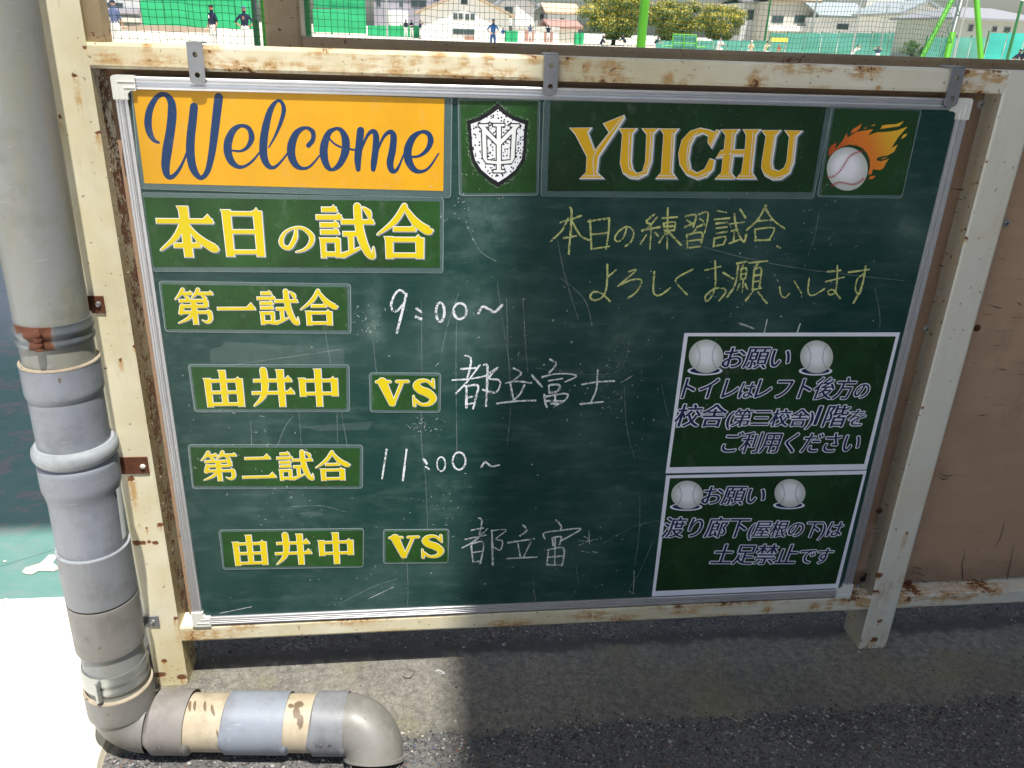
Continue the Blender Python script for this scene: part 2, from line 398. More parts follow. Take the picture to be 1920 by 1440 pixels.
# loose grit
b = MB()
ico = [(0, 0, 1), (.9, 0, .3), (.28, .85, .3), (-.72, .53, .3), (-.72, -.53, .3), (.28, -.85, .3)]
def grit(x, y, r, z=G):
    i = len(b.v); rz = random.uniform(0, 6.28); sx, sy, sz = [random.uniform(.6, 1.2) for _ in range(3)]
    for (a, c, d) in ico:
        a *= sx; c *= sy
        b.v.append((x+r*(a*math.cos(rz)-c*math.sin(rz)), y+r*(a*math.sin(rz)+c*math.cos(rz)), z+r*(d-.25)*sz))
    b.f += [(i, i+1, i+2), (i, i+2, i+3), (i, i+3, i+4), (i, i+4, i+5), (i, i+5, i+1)]
    b.mi += [random.choice((0, 0, 0, 1, 1, 2, 3)) if random.random() < .97 else 4]*5
for k in range(10000):
    x = random.uniform(-.1, 1.9); u = random.random()
    if u < .66: y = -.150-abs(random.gauss(0, .09))+.01*nz((x, 0, 0), 6)
    elif u < .86: y = -.148+random.gauss(0, .012)+.012*nz((x, 0, 0), 5)
    elif u < .992: y = .05+abs(random.gauss(0, .08))
    else: y = random.uniform(-.15, .05)
    grit(x, y, random.uniform(.0008, .0030) if random.random() < .93 else random.uniform(.003, .0048))
gm = [plain('grit_dark', (.035, .036, .042, 1), .8), plain('grit_grey', (.12, .12, .115, 1), .8), plain('grit_pale', (.36, .35, .32, 1), .8),
      plain('grit_blue', (.07, .085, .11, 1), .7), plain('grit_red', (.17, .075, .05, 1), .8)]
tag(b.build('gravel', gm), 'fine grey and white grit scattered on the asphalt', kind='stuff')

# ================================================================== FENCE FRAME
fence = thing('steel_fence', 'cream painted rusty steel fence with plywood infill, chalkboard hung on it', 'fence', (0.6, .03, G))
def seg(p, a, c):
    ap = p-a; ab = c-a; t = max(0, min(1, ap.dot(ab)/ab.dot(ab))); return (ap-ab*t).length
STREAKS = [((140, 142), 60, 1.1, .0030), ((183, 250), 26, .9, .0025), ((112, 220), 40, .9, .003), ((225, 675), 22, 1, .002), ((198, 690), 25, .9, .002), ((252, 650), 16, 1, .002),
    ((246, 898), 60, 1.3, .0035), ((262, 985), 10, .9, .002), ((275, 990), 12, 1, .002), ((300, 985), 14, 1.1, .003), ((256, 1018), 8, 1.3, .004), ((268, 1018), 6, 1.2, .003), ((280, 1016), 5, 1., .002),
    ((292, 1018), 5, 1.0, .003), ((330, 1160), 60, 1.0, .003), ((308, 1240), 10, .9, .004), ((300, 1265), 30, .9, .006), ((340, 1270), 20, 1.0, .004), ((172, 90), 30, 1.2, .006),
    ((1718, 1080), 20, 1.2, .004), ((1650, 1165), 20, 1.2, .003), ((1641, 1110), 16, 1.1, .004), ((1640, 1200), 8, 1.1, .004), ((1725, 780), 6, 1.0, .002), ((1730, 765), 3, 1, .002), ((1645, 1080), 26, 1.3, .006),
    ((1812, 447), 10, 1, .0025), ((1850, 303), 3, 1, .002), ((1700, 1000), 60, .9, .003)]
ST = [(onY(px[0], px[1]), l*.0009, a*1.15, r*1.5) for px, l, a, r in STREAKS]
RAILSPOTS = [((214, 113), .006, 1.0), ((196, 108), .010, .75), ((300, 117), .022, .85), ((275, 85), .006, .8), ((325, 118), .012, .7), ((395, 97), .009, .85), ((410, 124), .03, .85), ((460, 128), .03, .9), ((540, 129), .03, .85), ((500, 126), .03, .9),
    ((742, 132), .008, 1.15), ((740, 118), .006, .95), ((780, 119), .006, .95), ((822, 106), .006, 1.1), ((870, 118), .004, 1), ((914, 108), .005, 1.3), ((860, 142), .03, .9), ((940, 144), .035, .95), ((700, 136), .04, .8),
    ((1000, 106), .008, 1.1), ((1065, 112), .008, 1.1), ((1100, 128), .004, 1), ((1130, 152), .03, .95), ((1150, 129), .013, 1.2), ((1255, 152), .006, 1.1), ((1288, 156), .007, 1.15), ((1419, 157), .009, 1.35), ((1416, 148), .005, 1.1),
    ((1500, 124), .03, 1.0), ((1612, 131), .01, 1.3), ((1635, 131), .01, 1.2), ((1649, 163), .004, 1.1), ((1805, 170), .014, 1.1), ((1812, 136), .012, 1.2), ((1880, 142), .018, 1.5), ((1870, 135), .018, 1.3), ((1840, 173), .01, .9), ((600, 96), .02, .8), ((680, 103), .02, .8)]
RS = [(onY(p[0], p[1]), r, a) for p, r, a in RAILSPOTS]
LOWSPOTS = [((380, 1192), .03, 1.0), ((365, 1200), .02, 1.0), ((450, 1180), .02, .8), ((660, 1165), .04, .8), ((800, 1150), .05, .85), ((960, 1170), .03, 1.0), ((930, 1142), .05, .85), ((1110, 1155), .025, 1.1), ((1170, 1160), .02, .9), ((1280, 1148), .02, .85),
    ((1440, 1145), .006, 1.2), ((1525, 1140), .007, 1.3), ((1555, 1138), .004, 1.2), ((1600, 1125), .03, 1.25), ((1620, 1135), .02, 1.2), ((1700, 1125), .02, 1.3), ((1715, 1118), .02, 1.2), ((1790, 1120), .03, 1.2), ((1850, 1112), .03, .9), ((1270, 1140), .03, .9), ((1210, 1130), .05, .85), ((1380, 1130), .06, .85)]
LS = [(onY(p[0], p[1]), r, a) for p, r, a in LOWSPOTS]
def wear_post(p):
    w = 0
    for c, l, a, r in ST:
        dz = c.z-p.z; dx = abs(p.x-c.x)
        if -.006 < dz < l+.01 and dx < .02 and p.y < .01:
            if dz < .004: w = max(w, a*1.0*max(0, 1-math.hypot(dx, dz)/(r*1.8)))
    w += .45*max(0, 1-(p.z-G)/.05)
    if p.x > 1: w += .30*max(0, 1-abs(p.z-.02)/.06)*(.5+.5*nz(p, 15))
    w += .18*max(0, nz((p.x*3, 0, p.z), 6)) if min(abs(p.x+.08), abs(p.x+.025), abs(p.x-1.246), abs(p.x-1.303)) < .005 else 0
    return w
def streak_post(p):
    w = 0
    for c, l, a, r in ST:
        dz = c.z-p.z; dx = abs(p.x-c.x-.12*0)
        if -.004 < dz < l*1.4 and dx < .02: w = max(w, a*max(0, 1-dz/(l*1.4))*math.exp(-(dx/r)**2)*min(1, (dz+.004)/.004))
    w = max(w, .8*max(0, 1-(p.z-G)/.09)*(.5+.5*nz(p, 20)))
    if p.x > 1: w = max(w, .8*max(0, 1-abs(p.z-.0)/.11)*(.45+.7*nz(p, 18)))
    if p.x < 0: w = max(w, .35*max(0, nz((p.x*4, 0, p.z*.5), 9)))
    return min(1, max(0, w))
def streak_rail(p):
    w = 0
    for c, r, a in (RS if p.z > .5 else LS):
        q = ((p.x-c.x)/(r*1.8))**2+((p.z-c.z)/.012)**2
        if q < 4: w = max(w, .95*a*math.exp(-q))
    lo = p.z-.9085 if p.z > .5 else p.z+.0345
    w = max(w, (.85 if p.x < .35 or p.z < .5 else .45)*max(0, 1-lo/.012)*(.45+.9*nz((p.x, 0, 1), 7)))
    return min(1, max(0, w))
def wear_rail(p):
    w = 0
    L = RS if p.z > .5 else LS
    for c, r, a in L:
        dx = (p.x-c.x)/r; dz = (p.z-c.z)/min(r, .009)
        q = dx*dx+dz*dz
        if q < 4: w = max(w, a*(.49 if p.x < .35 or p.z < .5 else .42)*math.exp(-q))
    if p.z > .5: w += .35*max(0, 1-(p.z-.908)/.006)*(.5+.5*nz((p.x, 0, 0), 5)) + .30*max(0, 1-(.940-p.z)/.003)*(.5+.5*nz((p.x, 0, 3), 9))
    else: w += .40*max(0, 1-abs(-.004-p.z)/.005)*(.6+.4*nz((p.x, 0, 0), 6))
    return w
def bar(a, b, step=.0035):
    m = MB(); x0, y0, z0 = a; x1, y1, z1 = b
    nx = max(1, min(700, int((x1-x0)/step))); nz_ = max(1, int((z1-z0)/step)); ny = max(1, int((y1-y0)/.008))
    m.grid((x0, y0, z0), (x1-x0, 0, 0), (0, 0, z1-z0), nx, nz_)
    m.grid((x0, y0, z1), (x1-x0, 0, 0), (0, y1-y0, 0), nx, ny)
    m.grid((x0, y1, z0), (x1-x0, 0, 0), (0, y0-y1, 0), nx, ny)
    m.grid((x1, y0, z0), (0, y1-y0, 0), (0, 0, z1-z0), ny, nz_)
    m.grid((x0, y1, z0), (0, y0-y1, 0), (0, 0, z1-z0), ny, nz_)
    m.grid((x1, y1, z0), (x0-x1, 0, 0), (0, 0, z1-z0), 1, nz_)
    bm = bmesh.new(); me = m.me('bar'); bm.from_mesh(me); bmesh.ops.remove_doubles(bm, verts=bm.verts, dist=1e-5); bm.to_mesh(me); bm.free()
    # round the long corners a little
    r = .0016
    for v in me.vertices:
        ex = min(v.co.x-x0, x1-v.co.x) < 1e-5; ey = v.co.y-y0 < 1e-5; ez = min(v.co.z-z0, z1-v.co.z) < 1e-5
        if ey and ((ex and x1-x0 < .1) or (ez and z1-z0 < .1)): v.co.y += r*.8
    return me
def wearside(p):
    if p.x > .5: return .02+(.10*nz(p, 9) if p.z > 0 else .3*nz(p, 14)+.12)
    return .14+.26*nz(p, 12)+(.42 if p.y > .024 else 0)+.15*max(0, nz((0, 0, p.z), 3))
def rails(name, a, b, fn, mat=M_cream, parent=fence, inner=False):
    me = bar(a, b); fattr(me, 'wear', fn); ip = name == 'post'; fattr(me, 'streak', (lambda p: streak_post(p) if p.y < .006 else .3) if ip else streak_rail)
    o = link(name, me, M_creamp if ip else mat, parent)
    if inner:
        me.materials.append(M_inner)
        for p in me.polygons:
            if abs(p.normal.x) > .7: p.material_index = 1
    return o
def wp(p): return wearside(p) if p.y > .004 else wear_post(p)
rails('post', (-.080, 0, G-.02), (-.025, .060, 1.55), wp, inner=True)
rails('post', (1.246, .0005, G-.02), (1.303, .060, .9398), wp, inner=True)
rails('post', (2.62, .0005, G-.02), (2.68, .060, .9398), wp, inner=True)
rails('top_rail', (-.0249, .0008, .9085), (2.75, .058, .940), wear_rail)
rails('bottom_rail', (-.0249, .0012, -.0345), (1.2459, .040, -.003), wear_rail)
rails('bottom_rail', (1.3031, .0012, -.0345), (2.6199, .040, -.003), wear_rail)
# upright standing on the rail end beside the corner post
me = bar((-.0247, .006, .9402), (-.004, .036, 1.55)); fattr(me, 'wear', lambda p: .62*max(0, 1-(p.z-.94)/.03)+.1*nz(p, 20)); link('upright_tube', me, M_cream2, fence)
# flaky paint and grime crumbs in the corner by the post
b = MB()
for k in range(900):
    z = random.uniform(-.03, .94); y = .002+.028*random.random()**.6
    if random.random() > (.35+.65*(nz((0, 0, z), 7)+.6)): continue
    x = -.0249; r = random.uniform(.0012, .0035)
    P = [(x+.0006+random.uniform(0, .0012), y+r*random.uniform(-1, 1), z+r*random.uniform(-1, 1)) for _ in range(3)]
    b.cm = random.choice((0, 1, 2)); b.poly(P)
tag(b.build('paint_flakes', [plain('flake_cream', (.5, .42, .26, 1), .8), plain('flake_rust', (.13, .05, .02, 1), .9), plain('flake_olive', (.22, .17, .07, 1), .9)], fence), kind='stuff')
for (x0, x1) in ((-.016, 1.2455), (1.3035, 2.619)):
    b = MB()
    def wav(p):
        q = Vector(p)
        if x0 < 1: 
            if p.x > 1.2: q.x = 1.2415+.0028*nz((0, 0, p.z), 4)
        q.y += .0015*nz((p.x, 0, p.z), 2.2)
        return q
    b.grid((x0, .033, .001), (x1-x0, 0, 0), (0, 0, .906), 40, 90, wav)
    b.box((x0+.006, .036, -.001), (x1-.006, .041, .9075))
    b.build('plywood_panel', M_ply, fence, smooth='all')
def screw(px, py, Y=.0325, r=.0052, mat=M_screw):
    p = onY(px, py, Y); b = MB()
    b.tube([(p.x, Y+.001, p.z), (p.x, Y-.0008, p.z)], [r*1.25, r*1.2], 16)
    b.tube([(p.x, Y-.0008, p.z), (p.x, Y-.0022, p.z), (p.x, Y-.0030, p.z)], [r*.8, r*.72, r*.35], 14)
    o = b.build('screw', mat, fence, smooth=True)
    c = MB(); c.box((p.x-r*.42, Y-.0034, p.z-.0004), (p.x+r*.42, Y-.0028, p.z+.0004)); c.box((p.x-.0004, Y-.0035, p.z-r*.42), (p.x+.0004, Y-.0029, p.z+r*.42))
    c.build('screw_slot', M_dark, fence)
for s in ((1838, 196), (1736, 616), (1611, 1099), (1886, 418), (343, 1000)): screw(*s)
screw(1832, 615, mat=M_rust); screw(1703, 1093, mat=M_rust, r=.006); screw(1649, 958, mat=M_rust, r=.0045)
# torn plywood corners
def hole(pts, Y=.0312):
    b = MB(); P = [onY(x, y, Y) for x, y in pts]; b.poly(P); b.build('plywood_gouge', M_dark, fence)
hole([(1622, 1075), (1630, 1071), (1636, 1072), (1633, 1092), (1624, 1090), (1615, 1092), (1612, 1085), (1618, 1082)])
hole([(1745, 600), (1757, 598), (1752, 606), (1746, 607)])
# splits and lifted splinters in the plywood
def crackline(pts, w=.0012, Y=.0318):
    b = MB(); P = [onY(x, y, Y) for x, y in pts]; n = len(P)
    Q = []
    for i in range(n-1):
        for k in range(5): p = P[i].lerp(P[i+1], k/5); Q.append(p+Vector((random.uniform(-1, 1), 0, random.uniform(-1, 1)))*.0011)
    Q.append(P[-1])
    for i in range(len(Q)-1):
        d = (Q[i+1]-Q[i]).normalized(); nn = Vector((-d.z, 0, d.x)); a = w*(1-abs(2*i/len(Q)-1))*.5+.00015; c = w*(1-abs(2*(i+1)/len(Q)-1))*.5+.00015
        b.poly([Q[i]+nn*a, Q[i]-nn*a, Q[i+1]-nn*c, Q[i+1]+nn*c])
    b.build('plywood_crack', M_dark, fence)
for pts_ in ([(1811, 1030), (1803, 1060), (1808, 1098)], [(1902, 1020), (1893, 1060), (1886, 1098)], [(1884, 975), (1878, 1000), (1868, 1025)], [(1760, 887), (1775, 893), (1790, 890)], [(1757, 893), (1768, 899), (1780, 897)],
             [(1782, 354), (1812, 356)], [(1796, 374), (1812, 373)], [(1790, 400), (1806, 399)], [(1788, 433), (1800, 437)], [(1756, 498), (1778, 499)], [(1905, 566), (1916, 572)], [(1850, 572), (1880, 578)], [(1712, 1070), (1735, 1080)], [(1715, 1082), (1738, 1092)], [(1708, 1062), (1728, 1066)],
             [(1634, 990), (1648, 992)], [(1636, 1000), (1650, 1003)], [(1746, 570), (1762, 560)], [(1870, 690), (1888, 694)], [(1830, 780), (1850, 778)]): crackline(pts_)
# ================================================================== REAR FRAME
rear = thing('rear_fence_frame', 'dull rusty inner steel frame standing behind the cream fence', 'frame', (.16, .41, G))
def wr(p): return .22+.3*nz(p, 9)
for nm, a, c in (('post', (.135, .38, G-.02), (.195, .44, 1.55)), ('rail', (.1952, .382, .905), (3.4, .43, .9485)), ('post', (.81, .432, G-.02), (.85, .47, .944)), ('post', (2.2, .432, G-.02), (2.24, .47, .944))):
    me = bar(a, c, .006); fattr(me, 'wear', wr); link(nm, me, M_cream2, rear)

# ================================================================== CHALKBOARD
BY = .0042
board = thing('chalkboard', 'green chalkboard in an aluminium frame hung on the rail with magnetic signs', 'chalkboard', (.6, .01, 0))
me = MB(); me.grid((.013, BY, .013), (1.174, 0, 0), (0, 0, .874), 330, 246)
mb = me.me('writing_surface')
SM = [((910, 410), .05, .55), ((700, 560), .012, .7, 7), ((700, 620), .02, .5), ((860, 640), .06, .45), ((500, 650), .11, .22), ((500, 820), .09, .22), ((330, 950), .05, .3), ((560, 930), .08, .3), ((880, 560), .05, .35),
      ((760, 480), .05, .25), ((640, 1080), .10, .16), ((820, 930), .05, .4), ((800, 830), .06, .25), ((1130, 700), .05, .3), ((1100, 820), .04, .2), ((1330, 420), .03, .25), ((1700, 430), .02, .6), ((1400, 540), .08, .2), ((1060, 560), .06, .25), ((300, 640), .03, .3),
      ((960, 1090), .08, .14), ((1180, 950), .06, .2), ((1180, 620), .04, .25)]
SMW = [(onY(s[0][0], s[0][1], BY), s[1], s[2], s[3] if len(s) > 3 else 1) for s in SM]
def sm(p):
    w = 0
    for c, r, a, st in SMW:
        q = ((p.x-c.x)/r)**2+((p.z-c.z)/(r*st))**2
        if q < 6: w += a*math.exp(-q)*(.75+.7*nz(p, 12))
    e = .10*math.exp(-(p.x-.013)/.02)+.06*math.exp(-(p.z-.013)/.03)
    return min(.6, w*.42+e)
fattr(mb, 'smudge', sm); link('writing_surface', mb, M_board, board)
b = MB(); b.box((.004, BY+.001, .004), (1.196, .022, .896)); b.build('back_plate', M_steel, board)
prof = [(0, .020), (0, .0012), (.0012, 0), (.0036, 0), (.0042, .0012), (.0050, .0012), (.0056, 0), (.0072, 0), (.0078, .0012), (.0086, .0012), (.0092, 0), (.0112, -.0004), (.0118, .0010), (.0126, .0010), (.0132, -.0002), (.0158, .0002), (.0164, .0022), (.0164, .0044)]
def frame_side(p0, p1, inward):
    b = MB(); p0, p1, inn = Vector(p0), Vector(p1), Vector(inward)
    for (u, y), (u2, y2) in zip(prof[:-1], prof[1:]):
        b.poly([p0+inn*u+Vector((0, y, 0)), p1+inn*u+Vector((0, y, 0)), p1+inn*u2+Vector((0, y2, 0)), p0+inn*u2+Vector((0, y2, 0))])
    b.build('frame_rail', M_alu, board)
frame_side((.022, 0, .9), (1.178, 0, .9), (0, 0, -1)); frame_side((.022, 0, 0), (1.178, 0, 0), (0, 0, 1))
frame_side((0, 0, .022), (0, 0, .878), (1, 0, 0)); frame_side((1.2, 0, .022), (1.2, 0, .878), (-1, 0, 0))
for cx, cz, sx, sz in ((0, .9, 1, -1), (1.2, .9, -1, -1), (0, 0, 1, 1), (1.2, 0, -1, 1)):
    b = MB(); L, w, R = .029, .0178, .005
    pts = [(-.0012, L), (-.0012, R)]+[(-.0012+R-R*math.cos(t*math.pi/12), -.0012+R-R*math.sin(t*math.pi/12)) for t in range(1, 6)]+[(R, -.0012), (L, -.0012), (L, w), (w+.004, w), (w, w+.004), (w, L)]
    fr = [Vector((cx+sx*u, -.0018, cz+sz*v)) for u, v in pts]; bk = [p+Vector((0, .022, 0)) for p in fr]
    b.poly(fr if sx*sz > 0 else fr[::-1])
    for i in range(len(fr)):
        j = (i+1) % len(fr); b.poly([fr[i], bk[i], bk[j], fr[j]])
    # stepped ridge on the cap
    z1, z2 = cz+sz*.0135, cz+sz*.0155
    o = b.build('corner_cap', M_plastic, board, bevel=.0009)
    c = MB()
    for q in (.006, .0135):
        c.box((min(cx+sx*q, cx+sx*(L-.001)), -.0026, min(cz+sz*q, cz+sz*(q+.0012))), (max(cx+sx*q, cx+sx*(L-.001)), -.0012, max(cz+sz*q, cz+sz*(q+.0012))))
        c.box((min(cx+sx*q, cx+sx*(q+.0012)), -.0026, min(cz+sz*(q+.002), cz+sz*(L-.001))), (max(cx+sx*q, cx+sx*(q+.0012)), -.0012, max(cz+sz*(q+.002), cz+sz*(L-.001))))
    c.build('cap_ridge', M_plastic, o, local=True)

# ------------------------------------------------------------------ brackets hooked over the rail
def curve_plate(name, outer, holes, y0, y1, mat, parent):
    cu = bpy.data.curves.new('plate', 'CURVE'); cu.dimensions = '2D'; cu.fill_mode = 'BOTH'; cu.extrude = abs(y1-y0)/2
    for loop in [outer]+holes:
        s = cu.splines.new('POLY'); s.points.add(len(loop)-1); s.use_cyclic_u = True
        for q, (x, z) in zip(s.points, loop): q.co = (x, z, 0, 1)
    o = bpy.data.objects.new('tmp', cu); COL.objects.link(o); bpy.context.view_layer.update()
    me = bpy.data.meshes.new_from_object(o.evaluated_get(bpy.context.evaluated_depsgraph_get())); bpy.data.objects.remove(o)
    me.transform(Matrix.Translation((0, (y0+y1)/2, 0)) @ Matrix.Rotation(math.pi/2, 4, 'X'))
    me.materials.clear()
    return link(name, me, mat, parent)
names = ['grey steel hook bracket over the rail above the yellow sign', 'grey steel hook bracket over the rail above the dark green team name sign', 'grey steel hook bracket over the rail at the right end of the chalkboard']
for i, (cx, zb, zt) in enumerate(((.1095, .8915, .9425), (.5755, .8895, .9425), (1.1650, .8880, .9425))):
    t = thing('hook_bracket', names[i], 'bracket', (cx, -.002, .89), group='hook brackets over the top rail')
    hw = .0098; o = [(cx-hw, zt), (cx-hw, zb+hw*.7)]
    for k in range(1, 10):
        a = math.pi+k*math.pi/10; o.append((cx+hw*math.cos(a), zb+hw*.7+hw*.7*math.sin(a)))
    o += [(cx+hw, zb+hw*.7), (cx+hw, zt)]
    H = [[(cx+.0034*math.cos(k*math.pi/8), hz+.0034*math.sin(k*math.pi/8)) for k in range(16)] for hz in (zt-.0135, zb+.0125)]
    curve_plate('hanger_plate', o, H, -.0052, -.0030, M_steel, t)
    b = MB(); b.box((cx-hw, -.0052, zt), (cx+hw, .026, zt+.0020)); b.build('hook_plate', M_steel, t, bevel=.0006)
# ================================================================== PRINTED SIGNS
LAYER = .000005; EPS = 2.5e-7
def zone(region, src=1920):
    x0, y0, x1 = region; s = src/(x1-x0)
    return lambda x, y: (x0+x/s, y0+y/s)
R1 = zone((230, 140, 860)); R2 = zone((840, 160, 1420)); R3 = zone((1400, 160, 1860)); R4 = zone((990, 370, 1700))
R5 = zone((280, 500, 960)); R6 = zone((380, 900, 1260)); R7 = zone((800, 640, 1260)); N1 = zone((1230, 590, 1700)); N2 = zone((1200, 860, 1670)); PX = lambda x, y: (x, y)
def P2(z, x, y, Y=BY):
    p = onY(*z(x, y), Y); return Vector((p.x, p.z))
class Ink:
    """flat print on the board plane; every stroke lies a hair in front of the last"""
    def __init__(s, y): s.m = MB(); s.y = y; s.k = 0; s.g = []
    def tri(s, pts, g=None):
        y = s.y-s.k*LAYER; s.k += 1; i = len(s.m.v)
        s.m.v += [(p[0], y, p[1]) for p in pts]
        for k in range(len(pts)): s.g.append(g[k] if g else 0)
        s.m.f.append(tuple(range(i, i+len(pts)))); s.m.mi.append(0)
    def fan(s, c, pts, gc=0, gr=1):
        y = s.y-s.k*LAYER; s.k += 1; i = len(s.m.v); n = len(pts)
        s.m.v.append((c[0], y, c[1])); s.g.append(gc)
        for p in pts: s.m.v.append((p[0], y, p[1])); s.g.append(gr)
        for k in range(n): s.m.f.append((i, i+1+k, i+1+(k+1) % n)); s.m.mi.append(0)
    def stroke(s, pts, ws, grow=0, cap=True, off=(0, 0), jitter=0, sub=6, fade=None):
        """pts: plane points; ws: full widths"""
        P = [Vector(p)+Vector(off) for p in pts]; Wd = [w+2*grow for w in ws]
        if len(P) > 2 and sub > 1:
            Q = []; U = []
            for i in range(len(P)-1):
                p0 = P[max(0, i-1)]; p1 = P[i]; p2 = P[i+1]; p3 = P[min(len(P)-1, i+2)]
                for k in range(sub):
                    t = k/sub
                    Q.append(.5*((2*p1)+(p2-p0)*t+(2*p0-5*p1+4*p2-p3)*t*t+(3*p1-p0-3*p2+p3)*t**3)); U.append(Wd[i]*(1-t)+Wd[i+1]*t)
            Q.append(P[-1]); U.append(Wd[-1]); P, Wd = Q, U
        elif jitter:
            n = 8; Q = []; U = []
            for i in range(len(P)-1):
                for k in range(n): t = k/n; Q.append(P[i]*(1-t)+P[i+1]*t); U.append(Wd[i]*(1-t)+Wd[i+1]*t)
            Q.append(P[-1]); U.append(Wd[-1]); P, Wd = Q, U
        if jitter: Wd = [w*(1+jitter*random.uniform(-1, 1)) for w in Wd]
        n = len(P); T = []
        for i in range(n):
            d = P[min(n-1, i+1)]-P[max(0, i-1)]; d = d.normalized() if d.length > 1e-9 else Vector((1, 0)); T.append(d)
        if grow and not cap: P[0] = P[0]-T[0]*grow; P[-1] = P[-1]+T[-1]*grow
        y = s.y-s.k*LAYER; s.k += 1+n*EPS/LAYER; i0 = len(s.m.v)
        for q_, (p, w, d) in enumerate(zip(P, Wd, T)):
            nn = Vector((-d.y, d.x))*(w/2); y1 = y-q_*EPS; s.m.v += [(p.x+nn.x, y1, p.y+nn.y), (p.x-nn.x, y1, p.y-nn.y)]; s.g += [fade or 0]*2
        for i in range(n-1):
            a = i0+2*i; s.m.f.append((a, a+1, a+3, a+2)); s.m.mi.append(0)
        if cap:
            for (p, w, d, sg) in ((P[0], Wd[0], T[0], -1), (P[-1], Wd[-1], T[-1], 1)):
                i = len(s.m.v); base = math.atan2(d.y, d.x)*1.0
                arc = [p+Vector((math.cos(base+sg*0+a), math.sin(base+a)))*(w/2)*(1) for a in [(-math.pi/2+k*math.pi/6) if sg > 0 else (math.pi/2+k*math.pi/6) for k in range(7)]]
                yc = y+(EPS*3 if sg < 0 else -EPS*(n+3)); s.m.v += [(q.x, yc, q.y) for q in arc]; s.g += [fade or 0]*7; s.m.f.append(tuple(range(i, i+7))); s.m.mi.append(0)
    def build(s, name, mat, parent, attr=None):
        front(s.m); me = s.m.me(name)
        if attr:
            a = me.attributes.new(attr, 'FLOAT', 'POINT'); a.data.foreach_set('value', s.g)
        return link(name, me, mat, parent)
def front(m):
    for k, f in enumerate(m.f):
        n = Vector((0, 0, 0)); P = [Vector(m.v[i]) for i in f]
        for i in range(1, len(P)-1): n += (P[i]-P[0]).cross(P[i+1]-P[0])
        if n.y > 0: m.f[k] = tuple(reversed(f))
def quad(z, q, y):
    return [P2(z, a, c) for a, c in q]
def rrect(q, r=.006, n=4):
    out = []
    for i in range(4):
        p = q[i]; a = (q[i-1]-p).normalized(); c = (q[(i+1) % 4]-p).normalized()
        for k in range(n+1):
            t = k/n; A = p+a*r*(1-t)**2; out.append(p+a*(r*(1-t)**1.7)+c*(r*t**1.7))
    return out
SY = BY-.0004
def sign(name, label, z, paper, film, mat, group='laminated signs on the chalkboard', z2=None, frame=None, r=.005):
    pq = quad(z, paper, SY); c = sum(pq, Vector((0, 0)))/4
    t = thing(name, label, 'sign', (c.x, BY-.001, min(p.y for p in pq)), group=group)
    if film:
        fq = quad(z2 or z, film, SY); b = MB(); L = rrect(fq, r)
        y0, y1 = SY, SY-.00035
        b.poly([(p.x, y1, p.y) for p in L])
        b.build('laminate_film', M_film, t)
        b = MB(); cc = sum(L, Vector((0, 0)))/len(L)
        for i in range(len(L)):
            a, d = L[i], L[(i+1) % len(L)]
            ai = a+(cc-a).normalized()*.0011; di = d+(cc-d).normalized()*.0011
            b.poly([(a.x, y1-.00002, a.y), (d.x, y1-.00002, d.y), (di.x, y1-.00002, di.y), (ai.x, y1-.00002, ai.y)])  # paler strip, a glint along the film edge put in as colour
            b.poly([(a.x, y0+.0004, a.y), (d.x, y0+.0004, d.y), (d.x, y1-.00002, d.y), (a.x, y1-.00002, a.y)])
        b.build('laminate_edge_glint', M_rim_glint, t)
    b = MB(); ys = SY-.0005
    P = [(p.x, ys, p.y) for p in pq]; P2_ = [(p.x, BY-.0001, p.y) for p in pq]
    b.poly(P)
    for i in range(4): b.poly([P[i], P2_[i], P2_[(i+1) % 4], P[(i+1) % 4]])
    b.build('printed_sheet', mat, t)
    return t
IY = SY-.00052
